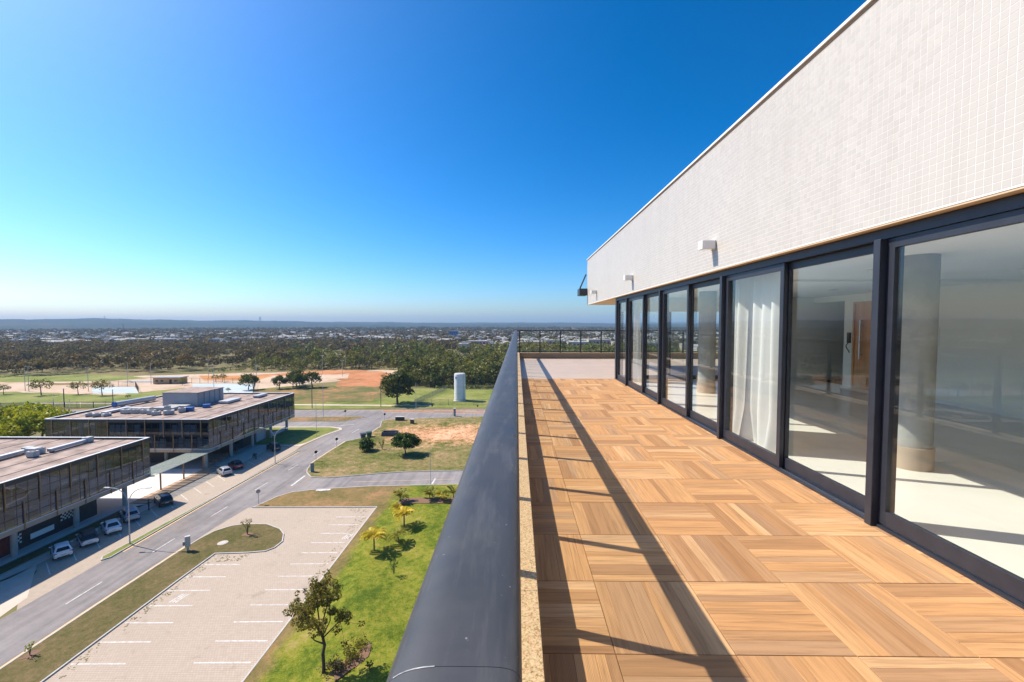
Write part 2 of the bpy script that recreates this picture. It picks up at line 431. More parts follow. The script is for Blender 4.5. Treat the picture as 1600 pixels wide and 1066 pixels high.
def lawn_mat():
    """watered lawn that gives way to dry grass and bare soil along the car park and towards the street"""
    m, nt, bs = nodes('lawn')
    bs.inputs['Roughness'].default_value = 0.95; bs.inputs['Specular IOR Level'].default_value = 0.1
    v = coords(nt)
    a = noise(nt, v, 0.22, 5); c = noise(nt, v, 1.5, 6, 0.75); d = noise(nt, v, 7, 3, 0.8)
    s = mth(nt, 'ADD', mth(nt, 'ADD', mth(nt, 'MULTIPLY', a, 0.36), mth(nt, 'MULTIPLY', c, 0.36)), mth(nt, 'MULTIPLY', d, 0.28))
    g = ramp(nt, s, LAWN_STOPS); dr = ramp(nt, s, DRY_STOPS)
    tc = N(nt, 'ShaderNodeTexCoord'); sx = N(nt, 'ShaderNodeSeparateXYZ'); nt.links.new(tc.outputs['Object'], sx.inputs[0])
    # bare strip hugs the kerb at x=-22.3, the dry wedge lies north of the car park
    w1 = mth(nt, 'ADD', mth(nt, 'MULTIPLY', mth(nt, 'SUBTRACT', sx.outputs['X'], -20.9), 0.75), mth(nt, 'MULTIPLY', mth(nt, 'SUBTRACT', a, 0.5), 3.0), False)
    w1 = mth(nt, 'ADD', w1, 0.5, True)
    w2 = mth(nt, 'ADD', mth(nt, 'MULTIPLY', mth(nt, 'SUBTRACT', mth(nt, 'ADD', sx.outputs['X'], 21.5), mth(nt, 'MULTIPLY', mth(nt, 'SUBTRACT', sx.outputs['Y'], 66), 0.25)), 0.4), mth(nt, 'MULTIPLY', mth(nt, 'SUBTRACT', a, 0.5), 3.0))
    w = mth(nt, 'MINIMUM', w1, mth(nt, 'ADD', w2, 0.5, True))
    nt.links.new(mix(nt, w, dr, g), bs.inputs['Base Color'])
    bump(nt, bs, mth(nt, 'ADD', c, d), 0.6, 0.07)
    return m
LAWN = lawn_mat()
def block_mat():
    m, nt, bs = nodes('vacant_block')
    bs.inputs['Roughness'].default_value = 0.95; bs.inputs['Specular IOR Level'].default_value = 0.1
    v = coords(nt)
    a = noise(nt, v, 0.09, 6, 0.65); c = noise(nt, v, 0.7, 7, 0.75); d = noise(nt, v, 8, 3, 0.8)
    s = mth(nt, 'ADD', mth(nt, 'ADD', mth(nt, 'MULTIPLY', a, 0.4), mth(nt, 'MULTIPLY', c, 0.4)), mth(nt, 'MULTIPLY', d, 0.2))
    gr = ramp(nt, s, [(0.42, (0.075,0.095,0.016)), (0.47, (0.14,0.14,0.036)), (0.52, (0.22,0.175,0.07)), (0.57, (0.32,0.215,0.11)), (0.62, (0.44,0.31,0.19))])
    so = ramp(nt, s, [(0.41, (0.16,0.13,0.045)), (0.46, (0.40,0.20,0.09)), (0.52, (0.60,0.32,0.17)), (0.60, (0.72,0.46,0.29))])
    tc = N(nt, 'ShaderNodeTexCoord'); mp = N(nt, 'ShaderNodeMapping')
    mp.inputs['Location'].default_value = (18/22, -110/12, 0); mp.inputs['Scale'].default_value = (1/22, 1/12, 0)
    nt.links.new(tc.outputs['Object'], mp.inputs['Vector'])
    le = N(nt, 'ShaderNodeVectorMath', operation='LENGTH'); nt.links.new(mp.outputs[0], le.inputs[0])
    w = mth(nt, 'ADD', mth(nt, 'MULTIPLY', mth(nt, 'SUBTRACT', 0.75, le.outputs['Value']), 1.7), mth(nt, 'MULTIPLY', mth(nt, 'SUBTRACT', s, 0.5), 7.0))
    w = mth(nt, 'ADD', w, 0.5, True)
    nt.links.new(mix(nt, w, gr, so), bs.inputs['Base Color'])
    bump(nt, bs, mth(nt, 'ADD', c, d), 0.6, 0.08)
    return m
BLOCKM = block_mat()
def leaf_mat(name, stops, obj_rand=0.35, tint=False, trans=0.25):
    m, nt, bs = nodes(name)
    g = N(nt, 'ShaderNodeNewGeometry')
    col = ramp(nt, g.outputs['Random Per Island'], stops)
    if tint:
        at = N(nt, 'ShaderNodeAttribute'); at.attribute_name = 'tint'; rv = at.outputs['Fac']
    else:
        oi = N(nt, 'ShaderNodeObjectInfo'); rv = oi.outputs['Random']
    var = ramp(nt, rv, [(0.0, (0.75,0.62,0.55)), (0.3, (1.0,1.0,0.85)), (0.6, (1.25,1.1,0.8)), (0.8, (0.72,0.9,0.8)), (1.0, (1.35,1.0,0.75))])
    col = mix(nt, obj_rand, col, mix(nt, 1.0, col, var, 'MULTIPLY'))
    d = N(nt, 'ShaderNodeBsdfDiffuse'); t = N(nt, 'ShaderNodeBsdfTranslucent'); gl = N(nt, 'ShaderNodeBsdfGlossy'); gl.inputs['Roughness'].default_value = 0.45
    nt.links.new(col, d.inputs[0]); nt.links.new(mix(nt, 1.0, col, (1.5,1.4,0.6), 'MULTIPLY'), t.inputs[0])
    mx = N(nt, 'ShaderNodeMixShader'); mx.inputs[0].default_value = trans
    nt.links.new(d.outputs[0], mx.inputs[1]); nt.links.new(t.outputs[0], mx.inputs[2])
    m2 = N(nt, 'ShaderNodeMixShader'); m2.inputs[0].default_value = 0.015
    nt.links.new(mx.outputs[0], m2.inputs[1]); nt.links.new(gl.outputs[0], m2.inputs[2])
    nt.links.new(m2.outputs[0], nt.nodes['Material Output'].inputs[0])
    nt.nodes.remove(bs)
    return m
LEAF = leaf_mat('leaf_green', [(0, (0.045,0.065,0.014)), (0.5, (0.08,0.105,0.024)), (1, (0.135,0.145,0.04))])
LEAFDRY = leaf_mat('leaf_cerrado', [(0, (0.073,0.060,0.029)), (0.5, (0.116,0.098,0.046)), (1, (0.172,0.132,0.069))], 0.8)
LEAFT = leaf_mat('leaf_woodland', [(0, (0.073,0.060,0.031)), (0.5, (0.112,0.094,0.046)), (1, (0.163,0.128,0.066))], 0.9, True)
LEAFR = leaf_mat('leaf_grove', [(0, (0.075,0.09,0.02)), (0.5, (0.125,0.14,0.034)), (1, (0.20,0.19,0.055))], 0.7, True)
LEAFRO = leaf_mat('leaf_grove_single', [(0, (0.075,0.09,0.02)), (0.5, (0.125,0.14,0.034)), (1, (0.20,0.19,0.055))], 0.7)
LEAFY = leaf_mat('leaf_bright', [(0, (0.17,0.21,0.015)), (0.5, (0.31,0.33,0.025)), (1, (0.44,0.42,0.05))], 0.2)
LEAFB = leaf_mat('leaf_mango', [(0, (0.025,0.055,0.010)), (0.6, (0.05,0.095,0.016)), (1, (0.11,0.17,0.03))], 0.2)
LEAFO = leaf_mat('leaf_olive', [(0, (0.08,0.088,0.014)), (0.5, (0.16,0.15,0.026)), (1, (0.28,0.20,0.045))], 0.1, False, 0.42)
FROND_Y = leaf_mat('frond_yellow', [(0, (0.36,0.30,0.02)), (0.5, (0.52,0.42,0.03)), (1, (0.60,0.42,0.05))], 0.2)
FROND_G = leaf_mat('frond_green', [(0, (0.12,0.15,0.02)), (0.5, (0.22,0.22,0.03)), (1, (0.36,0.30,0.04))], 0.2)
BARK = pm('bark', (0.16,0.12,0.085), (0.085,0.065,0.05), 6, 0.95, 0.5, 0.02, sc=(1,1,0.25))
BARKD = pm('bark_dark', (0.075,0.055,0.042), (0.04,0.03,0.025), 6, 0.95, 0.5, 0.02, sc=(1,1,0.25))

# ------------------------------------------------------------------ STRUCTURE: terrace
pent = thing('penthouse_building', 'pale tiled penthouse with tall black framed sliding glass doors along the terrace', 'building', (2.84, 0, 0))
# tower the terrace stands on
t = MB().box(-0.17, 14, -8, 20.2, 0, TF-0.25).build('lower_wall', PLASTER, pent)
slab = kind(MB().box(-0.16, 14, -8, 20.19, TF-0.248, TF-0.012).build('terrace_floor', GROUT), 'structure')
# wood look tiles: 60 cm tiles, alternating grain, each laid out as plank strips of uneven width
PLW = [[0.05,0.13,0.08,0.12,0.13,0.09], [0.10,0.07,0.13,0.11,0.06,0.13], [0.12,0.12,0.06,0.10,0.13,0.07], [0.07,0.12,0.11,0.05,0.13,0.12]]
plank_mesh = {}
def plank(L, w):
    k = (round(L,3), round(w,3))
    if k not in plank_mesh:
        e = 0.0015
        b = MB(); hx, hy = L/2-0.0004, w/2-0.0004
        b.add([(-hx,-hy,-0.01),(hx,-hy,-0.01),(hx,hy,-0.01),(-hx,hy,-0.01),(-hx,-hy,-e),(hx,-hy,-e),(hx,hy,-e),(-hx,hy,-e),
               (-hx+e,-hy+e,0),(hx-e,-hy+e,0),(hx-e,hy-e,0),(-hx+e,hy-e,0)],
              [(0,1,5,4),(1,2,6,5),(2,3,7,6),(3,0,4,7),(4,5,9,8),(5,6,10,9),(6,7,11,10),(7,4,8,11),(8,9,10,11)])
        plank_mesh[k] = b.mesh('plank', WOOD)
    return plank_mesh[k]
tray_mesh = {}
P0 = 0.6
cols = [(0.09, 0.492)] + [(0.495 + 0.6*i, 0.495 + 0.6*i + 0.5965) for i in range(4)] + [(2.895, 3.1)]
row0 = 2.655 - 0.6*6
ri = 0
y = row0
while y < 12.6:
    y1 = min(y + 0.5965, 12.65)
    for ci, (x0, x1) in enumerate(cols):
        wx, wy = x1-x0, y1-y
        k = (round(wx,3), round(wy,3))
        if k not in tray_mesh:
            tray_mesh[k] = MB().box(-wx/2, wx/2, -wy/2, wy/2, -0.02, -0.0095).mesh('tile', GROUT)
        tl = link('tile', tray_mesh[k], slab, loc=((x0+x1)/2, (y+y1)/2, TF))
        tl.location = ((x0+x1)/2, (y+y1)/2, TF + R.uniform(-0.0006, 0.0006))
        ws = R.choice(PLW)
        along_y = (ri + ci) % 2 == 0
        span = wx if along_y else wy
        L = wy if along_y else wx
        p = -span/2
        for j, w in enumerate(ws):
            w2 = w*span/0.6 if span > 0.55 else w
            if p + w2 > span/2 or j == len(ws)-1: w2 = span/2 - p
            if w2 < 0.015: break
            pl = link('plank', plank(L, w2), tl)
            pl.location = (p+w2/2, 0, 0) if along_y else (0, p+w2/2, 0)
            pl.rotation_euler = (0, 0, pi/2 if along_y else 0)
            p += w2
    y += 0.6
    ri += 1
# plain beige porcelain beyond the deck
bt = MB().box(-0.6, 0.5965, 0, 1.0, 0, 0)
bmesh_cache = {}
xx = 0.09
jx = 0
while xx < 13.9:
    x1 = min(xx+1.197, 13.95)
    yy = 12.655
    while yy < 20.0:
        y1 = min(yy+1.197, 20.03)
        k = (round(x1-xx,3), round(y1-yy,3))
        if k not in bmesh_cache:
            bmesh_cache[k] = MB().box(0, x1-xx, 0, y1-yy, -0.012, 0).mesh('floor_tile', BEIGE)
        link('floor_tile', bmesh_cache[k], slab, loc=(xx, yy, TF))
        yy += 1.2
    xx += 1.2

# parapets with granite coping
CT = 27.62
def parapet(name, x0, x1, y0, y1, label, joints):
    t = thing(name, label, 'parapet', ((x0+x1)/2, (y0+y1)/2, TF))
    MB().box(x0, x1, y0, y1, TF-0.2, CT-0.03).build('wall', PLASTER, t)
    ln = (y1-y0) if joints == 'y' else (x1-x0)
    n = max(1, int(round(ln/1.6)))
    for i in range(n):
        a, b = i*ln/n + 0.001, (i+1)*ln/n - 0.001
        if joints == 'y': m = MB().box(x0-0.03, x1+0.018, y0+a, y0+b, CT-0.03, CT)
        else: m = MB().box(x0+a, x0+b, y0-0.018, y1+0.03, CT-0.03, CT)
        m.build('coping_slab', GRANITE, t, bevel=0.003)
    return t
parapet('parapet_wall', -0.17, 0.09, -6, 20.02, 'low granite capped parapet running beside the wooden deck', 'y')
parapet('parapet_wall', -0.168, 13.95, 20.045, 20.245, 'low tan parapet closing the far end of the terrace', 'x')

def rail_profile(w, h, n=44, e=2.6):
    P = []
    for k in range(n):
        a = 2*pi*k/n
        c, s_ = cos(a), sin(a)
        ee = e if c < 0 else e*2.4
        P.append((w/2*math.copysign(abs(c)**(2/ee), c), h/2*math.copysign(abs(s_)**(2/ee), s_)))
    return P
def sweep_y(prof, xc, zc, y0, y1, seg):
    n = len(prof); b = MB(); V = []; F = []
    for i in range(seg+1):
        yy = y0 + (y1-y0)*i/seg
        V += [(xc+p[0], yy, zc+p[1]) for p in prof]
    for i in range(seg):
        for k in range(n):
            F.append((i*n+k, (i+1)*n+k, (i+1)*n+(k+1) % n, i*n+(k+1) % n))
    F.append(tuple(range(n))[::-1]); F.append(tuple(seg*n+k for k in range(n)))
    return b.add(V, F)
RX = -0.06
RTOP = 28.69
rl = thing('balcony_railing', 'thick charcoal handrail on posts running away along the deck edge', 'railing', (RX, 0, CT))
prof = rail_profile(0.13, 0.085)
for a, b in ((-6, 0.3692), (0.3698, 6.35), (6.3515, 12.35), (12.3515, 20.16)):
    sweep_y(prof, RX, RTOP-0.0425, a, b, 12).build('handrail', RAIL, rl, smooth=True)
jn = MB(); p2 = rail_profile(0.1308, 0.0858)
p2 = [p for p in p2 if p[1] > 0.0 and -0.055 < p[0] < -0.002]
sm = MB()
p2.sort(key=lambda p: p[0])
for (a, b) in zip(p2, p2[1:]):
    sm.add([(RX+a[0],0.3688,RTOP-0.0425+a[1]),(RX+b[0],0.3688,RTOP-0.0425+b[1]),(RX+b[0],0.3702,RTOP-0.0425+b[1]),(RX+a[0],0.3702,RTOP-0.0425+a[1])], [(0,1,2,3)])
sm.build('weld_seam', SREV0, rl, smooth=True)
pm_post = None
for k in range(-5, 20):
    yy = 0.31 + k
    MB().box(RX-0.02, RX+0.02, yy-0.028, yy+0.028, CT+0.006, RTOP-0.08).build('post', FRAME, rl)
    MB().box(RX-0.035, RX+0.035, yy-0.06, yy+0.06, CT, CT+0.0055).build('base_plate', FRAME, rl)
    if k < 19:
        MB().box(RX-0.004, RX+0.004, yy+0.04, yy+0.96, CT+0.07, RTOP-0.14).build('glass_pane', RGLASS, rl)
MB().box(RX-0.015, RX+0.015, -6, 20.1, CT+0.035, CT+0.06).build('bottom_rail', FRAME, rl)
fr = thing('balcony_railing', 'thin dark railing with glass infill across the far end of terrace', 'railing', (6, 20.145, CT))
MB().box(0.02, 13.9, 20.115, 20.175, 28.645, 28.69).build('handrail', FRAME, fr)
MB().box(0.02, 13.9, 20.13, 20.16, CT+0.03, CT+0.065).build('bottom_rail', FRAME, fr)
k = 0
xx = 0.12
while xx < 13.8:
    MB().box(xx-0.028, xx+0.028, 20.12, 20.17, CT+0.001, 28.644).build('post', FRAME, fr)
    MB().box(xx+0.03, xx+0.94, 20.142, 20.148, CT+0.075, 28.635).build('glass_pane', RGLASS, fr)
    xx += 0.97

# fascia wall with mosaic
FX, FZ0, FZ1, FY1 = 2.84, 29.775, 31.60, 17.25
fw = MB().box(FX+0.0026, 14, -6, FY1, FZ0, FZ1-0.03).build('fascia_wall', GROUT_L, pent)
TS = 0.0495
NYT = int((FY1 - 1.0)/TS); NZT = int((FZ1-0.04-FZ0)/TS)
def tile_geo():
    h = TS/2-0.0014; e = 0.0005
    V = [(0.004,-h,-h),(0.004,h,-h),(0.004,h,h),(0.004,-h,h),(0.0022,-h,-h),(0.0022,h,-h),(0.0022,h,h),(0.0022,-h,h),
         (0.0016,-h+e,-h+e),(0.0016,h-e,-h+e),(0.0016,h-e,h-e),(0.0016,-h+e,h-e)]
    F = [(0,4,5,1),(1,5,6,2),(2,6,7,3),(3,7,4,0),(4,8,9,5),(5,9,10,6),(6,10,11,7),(7,11,8,4),(8,11,10,9)]
    return np.array(V), np.array(F)
TV, TFc = tile_geo()
tile_mesh = npmesh('wall_tile', TV, TFc, FASCIA_T)
near = []
allt = []
for i in range(NYT):
    yy = FY1 - TS*(i+0.5)
    for j in range(NZT):
        zz = FZ0 + 0.012 + TS*(j+0.5)
        d = sqrt(FX**2 + yy**2 + (zz-CAMZ)**2)
        # inside the picture when the ray is within the frame
        vis = (FX/yy < 1.17) and ((zz-CAMZ)/yy < 0.745)
        allt.append((yy, zz, d if vis else 1e9))
order = sorted(range(len(allt)), key=lambda q: allt[q][2])
ind = set(order[:300])
VV = []; FF = []
for q, (yy, zz, d) in enumerate(allt):
    tl = (R.uniform(-0.006,0.006), R.uniform(-0.006,0.006))
    if q in ind:
        o = link('wall_tile', tile_mesh, fw, loc=(FX, yy, zz)); o.location = (FX-2.84, yy, zz)
        o.rotation_euler = (0, tl[0], tl[1])
    else:
        P = TV.copy(); P[:,0] += P[:,1]*tl[0] + P[:,2]*tl[1]
        P += np.array([FX-2.84, yy, zz]); VV.append(P); FF.append(TFc + 12*len(FF))
o = link('mosaic_tiles', npmesh('mosaic_tiles', np.concatenate(VV), np.concatenate(FF), FASCIA_T), fw); o['kind'] = 'stuff'
MB().box(FX-0.025, 14, -6, FY1+0.03, FZ1-0.028, FZ1).build('flashing', WHITEP, pent)
MB().box(FX-0.008, FX+0.002, -6, FY1+0.01, FZ1-0.05, FZ1-0.03).build('drip_edge', PLASTER, pent)
# soffit edge and overhang
MB().box(FX+0.006, 14, 12.8, FY1-0.004, FZ0-0.014, FZ0-0.002).build('soffit', SOFFIT, pent)
MB().box(FX+0.006, 2.93, -6, 12.798, FZ0-0.014, FZ0-0.002).build('soffit', SOFFIT, pent)
# bracket of a sign frame on the far end
br = thing('awning_bracket', 'small dark bracket with slanted strut at the far fascia corner', 'bracket', (2.7, FY1+0.2, 30.2))
MB().box(2.52, 2.83, FY1-0.1, FY1+0.5, 30.15, 30.42).build('box', FRAME, br)
MB().tube([(2.55, FY1+0.05, 30.42), (2.80, FY1+0.05, 31.0)], 0.03, 6).build('strut', FRAME, br)

# wall lamps
for yy, lab in ((6.18, 'white box wall lamp nearest the viewer on tiled fascia'), (10.5, 'middle white box wall lamp on the tiled fascia'), (15.2, 'farthest small white box wall lamp on tiled fascia')):
    w = thing('wall_lamp', lab, 'lamp', (FX, yy, 30.1), group='wall lamps on the fascia')
    MB().box(FX-0.20, FX-0.012, yy-0.075, yy+0.075, 30.07, 30.19).build('housing', WHITEP, w, bevel=0.004)
    MB().box(FX-0.012, FX-0.004, yy-0.06, yy+0.06, 30.06, 30.20).build('back_plate', WHITEP, w)
    MB().box(FX-0.18, FX-0.03, yy-0.055, yy+0.055, 30.064, 30.069).build('diffuser', RGLASS, w)

# glazed front: head, sill, mullions, sliding panels
GX = 2.93
MB().box(GX, GX+0.15, -4.4, 12.66, FZ0-0.10, FZ0-0.016).build('head_frame', FRAME, pent)
MB().box(GX-0.005, GX+0.16, -4.4, 12.66, TF-0.004, TF+0.022).build('sill_track', FRAME, pent)
MB().box(GX+0.03, GX+0.036, -4.4, 12.6, TF+0.0222, TF+0.032).build('track_rail', STEEL, pent)
MB().box(GX+0.085, GX+0.091, -4.4, 12.6, TF+0.0222, TF+0.032).build('track_rail', STEEL, pent)
MULL = [3.45 + 2.6*k for k in range(-3, 4)]
for yy in MULL:
    MB().box(GX-0.045, GX+0.15, yy-0.03, yy+0.035, TF-0.002, FZ0-0.101).build('mullion', FRAME, pent, bevel=0.004)
MB().box(GX-0.002, GX+0.15, 12.52, 12.66, TF+0.001, FZ0-0.101).build('corner_post', FRAME, pent)
def sliding(y0, y1, xf, far):
    st, tr, brl = 0.065, 0.075, 0.115
    z0, z1 = TF+0.034, FZ0-0.104
    d = thing('sliding_door', '', '', (xf, y0, z0)); del d['label']; del d['category']
    d.parent = pent; d.location = (xf-2.84, y0, z0)
    def bx(n, *a):
        m = MB().box(*a)
        m.v = [(p[0]-xf, p[1]-y0, p[2]-z0) for p in m.v]
        return m
    bx('', xf, xf+0.045, y0, y0+st, z0, z1).build('stile', FRAME, d, rel=False, bevel=0.003)
    bx('', xf, xf+0.045, y1-st, y1, z0, z1).build('stile', FRAME, d, rel=False, bevel=0.003)
    bx('', xf+0.001, xf+0.044, y0+st, y1-st, z1-tr, z1).build('rail', FRAME, d, rel=False)
    bx('', xf+0.001, xf+0.044, y0+st, y1-st, z0, z0+brl).build('rail', FRAME, d, rel=False)
    bx('', xf+0.019, xf+0.025, y0+st-0.005, y1-st+0.005, z0+brl-0.005, z1-tr+0.005).build('glass_pane', GLASS, d, rel=False)
    if not far: bx('', xf-0.012, xf-0.0005, y1-st+0.02, y1-st+0.045, z0+0.95, z0+1.15).build('handle', BLACKP, d, rel=False)
    return d
EDG = MULL + [12.555]
for i in range(len(EDG)-1):
    a, b = EDG[i]+0.035, EDG[i+1]-0.03
    mid = (a+b)/2
    if b - a > 1.6:
        sliding(a, mid+0.03, GX+0.07, False)
        sliding(mid-0.03, b, GX+0.014, True)
    else:
        sliding(a, b, GX+0.04, True)
# end wall of the room, glazed too
for x0, x1 in ((3.09, 4.5), (4.5, 6.0), (6.0, 7.5)):
    MB().box(x0+0.06, x1-0.0, 12.58, 12.587, TF+0.12, FZ0-0.42).build('end_glass_pane', GLASS, pent)
    MB().box(x0, x0+0.058, 12.555, 12.615, TF+0.02, FZ0-0.42).build('end_mullion', FRAME, pent)
MB().box(3.085, 7.6, 12.55, 12.62, FZ0-0.418, FZ0-0.02).build('end_lintel', WHITEP, pent)
MB().box(3.085, 7.6, 12.555, 12.615, TF+0.0, TF+0.118).build('end_sill', FRAME, pent)
# the room
BX = 8.7
MB().box(GX+0.162, BX, -5, 12.54, TF-0.002, TF+0.012).build('room_floor', FLOORI, pent)
MB().box(GX+0.152, BX+3, -5, 12.79, FZ0-0.013, FZ0-0.0015).build('ceiling', CEIL, pent)
MB().box(BX, BX+0.12, -5, 9.3, TF, FZ0-0.0135).build('back_wall', WALLI, pent)
MB().box(BX, BX+0.12, 11.07, 11.35, TF, FZ0-0.0135).build('back_wall', WALLI, pent)
MB().box(BX, BX+0.12, 9.301, 11.069, 29.56, FZ0-0.0135).build('back_wall', WALLI, pent)
MB().box(BX+0.02, BX+0.115, 11.352, 12.6, 29.6, FZ0-0.0135).build('back_wall', WALLI, pent)
MB().box(7.6, BX+3, 12.56, 12.7, TF, FZ0-0.0135).build('end_wall', WALLI, pent)
MB().box(3.1, BX+3, -5.1, -5.0, TF, FZ0-0.0135).build('end_wall', WALLI, pent)
MB().box(BX+2.9, BX+3, -5, 12.55, TF, FZ0-0.0135).build('hall_wall', WALLI, pent)
MB().box(BX-0.012, BX-0.0005, -5, 9.29, TF+0.013, TF+0.10).build('skirting', WHITEP, pent)
dr = MB().box(BX+0.03, BX+0.08, 9.35, 11.02, TF+0.014, 29.52).build('entrance_door', DOORW, pent)
m = MB().box(BX+0.0, BX+0.125, 9.302, 9.348, TF+0.014, 29.558); m.box(BX+0.0, BX+0.125, 11.022, 11.068, TF+0.014, 29.558); m.box(BX, BX+0.125, 9.349, 11.021, 29.522, 29.558)
m.build('door_frame', DOORW, pent)
m = MB().box(BX-0.05, BX-0.02, 10.76, 10.80, TF+0.75, TF+1.75); m.box(BX-0.02, BX+0.029, 10.765, 10.795, TF+0.85, TF+0.89); m.box(BX-0.02, BX+0.029, 10.765, 10.795, TF+1.6, TF+1.64)
o = m.build('pull_handle', STEEL, pent)
m = MB().box(BX-0.06, BX-0.001, 11.10, 11.17, TF+1.15, TF+1.42)
ic = m.build('wall_intercom', BLACKP, pent)
MB().tube([(BX-0.05, 11.13, TF+1.15)] + [(BX-0.06, 11.13+0.06*sin(k*0.9), TF+1.15-0.05*k) for k in range(1, 6)], 0.012, 6).build('handset_cord', BLACKP, pent)
MB().box(BX-0.015, BX-0.001, 8.8, 9.1, TF+1.2, TF+1.6).build('switch_panel', WHITEP, pent)
for cx, cy in ((4.52, 4.86), (4.52, 10.1), (4.52, -0.5)):
    MB().cyl(cx, cy, TF+0.013, FZ0-0.014, 0.19, 40).build('round_column', CONC, pent, smooth=True)
    MB().cyl(cx, cy, TF+0.0125, TF+0.26, 0.205, 40).build('column_plinth', BEIGE, pent, smooth=True)
for dx, dy in ((5.0,3.0),(7.0,3.0),(5.0,6.0),(7.0,6.0),(5.0,9.5),(7.0,9.5),(6.0,0.5)):
    MB().cyl(dx, dy, FZ0-0.03, FZ0-0.0145, 0.09, 18).build('downlight', WHITEP, pent)
MB().box(BX-0.014, BX-0.001, 6.9, 7.02, TF+0.3, TF+0.38).build('socket', WHITEP, pent)
MB().box(BX-0.014, BX-0.001, 3.2, 3.32, TF+0.3, TF+0.38).build('socket', WHITEP, pent)
MB().box(4.0, 8.65, 7.4, 7.7, FZ0-0.05, FZ0-0.0145).build('ceiling_cornice', CEIL, pent)

# curtains
def curtain(y0, y1, x, label, seed):
    rr = random.Random(seed)
    V = []; F = []; n = 110; mrow = 16
    ph = [rr.uniform(0, 6.28) for _ in range(5)]
    for j in range(mrow+1):
        s_ = j/mrow
        z = FZ0-0.05 - s_*(FZ0-0.05-TF-0.02)
        for i in range(n+1):
            q = i/n
            amp = 0.035 + 0.03*s_
            w = amp*(sin(q*46+ph[0]+0.5*s_*sin(q*9)) + 0.5*sin(q*23+ph[1]+s_*1.2) + 0.5*sin(q*11+ph[2]))
            yy = y0 + (y1-y0)*q + 0.03*s_*sin(q*17+ph[3])
            if s_ > 0.8: w += (s_-0.8)*0.35*sin(q*13+ph[4])
            V.append((x+w, yy, z))
    for j in range(mrow):
        for i in range(n):
            a = j*(n+1)+i
            F.append((a, a+1, a+n+2, a+n+1))
    o = MB().add(V, F).build('curtain', CURT, None, smooth=True)
    return tag(o, label, 'curtain', 'white curtains behind the glass')
curtain(5.27, 6.75, 3.26, 'wide white gathered curtain behind the glass door', 3)
curtain(11.75, 12.2, 3.34, 'white curtain gathered at the far end of glass front', 8)

# ------------------------------------------------------------------ STRUCTURE: ground, roads
kind(MB().add([(-6250,-6250,0),(6250,-6250,0),(6250,6250,0),(-6250,6250,0)], [(0,1,2,3)]).build('ground', PLAIN), 'structure')

def jitter(poly, step, amp, seed):
    rr = random.Random(seed); P = []
    n = len(poly)
    for i in range(n):
        a, b = poly[i], poly[(i+1) % n]
        L = math.dist(a, b); k = max(1, int(L/step))
        for j in range(k):
            t_ = j/k
            P.append((a[0]+(b[0]-a[0])*t_ + rr.uniform(-amp, amp), a[1]+(b[1]-a[1])*t_ + rr.uniform(-amp, amp)))
    return P
def sheet(name, poly, z, m):
    return kind(MB().sheet(poly, z).build(name, m), 'structure')
def smoothpoly(poly, it=2):
    for _ in range(it):
        Q = []
        for i in range(len(poly)):
            a, b = poly[i], poly[(i+1) % len(poly)]
            Q += [(a[0]*.75+b[0]*.25, a[1]*.75+b[1]*.25), (a[0]*.25+b[0]*.75, a[1]*.25+b[1]*.75)]
        poly = Q
    return poly
def inset(poly, d):
    n = len(poly)
    a = sum(poly[i][0]*poly[(i+1)%n][1]-poly[(i+1)%n][0]*poly[i][1] for i in range(n))
    sg = 1 if a > 0 else -1
    Q = []
    for i in range(n):
        p0, p1, p2 = poly[i-1], poly[i], poly[(i+1) % n]
        d1 = Vector((p1[0]-p0[0], p1[1]-p0[1])); d2 = Vector((p2[0]-p1[0], p2[1]-p1[1]))
        d1.normalize(); d2.normalize()
        nrm = Vector((-(d1.y+d2.y), d1.x+d2.x))
        if nrm.length < 1e-6: nrm = Vector((-d1.y, d1.x))
        nrm.normalize()
        c = max(0.5, nrm.dot(Vector((-d1.y, d1.x))))
        Q.append((p1[0]+sg*nrm.x*d/c, p1[1]+sg*nrm.y*d/c))
    return Q
def island(name, poly, m, kw=0.14, kh=0.13, km=None):
    inn = inset(poly, kw)
    s_ = kind(MB().prism(inn, -0.05, kh-0.02).build(name, m), 'structure')
    n = len(poly); b = MB()
    V = [(p[0],p[1],-0.02) for p in poly]+[(p[0],p[1],kh) for p in poly]+[(p[0],p[1],kh) for p in inn]+[(p[0],p[1],-0.02) for p in inn]
    F = []
    ccw = sum(poly[i][0]*poly[(i+1)%n][1]-poly[(i+1)%n][0]*poly[i][1] for i in range(n)) > 0
    for i in range(n):
        j = (i+1) % n
        for A, B in ((0, 1), (1, 2), (2, 3)):
            f = (A*n+i, A*n+j, B*n+j, B*n+i)
            F.append(f if ccw else f[::-1])
    b.add(V, F).build('kerb', km or KERB, s_)
    return s_

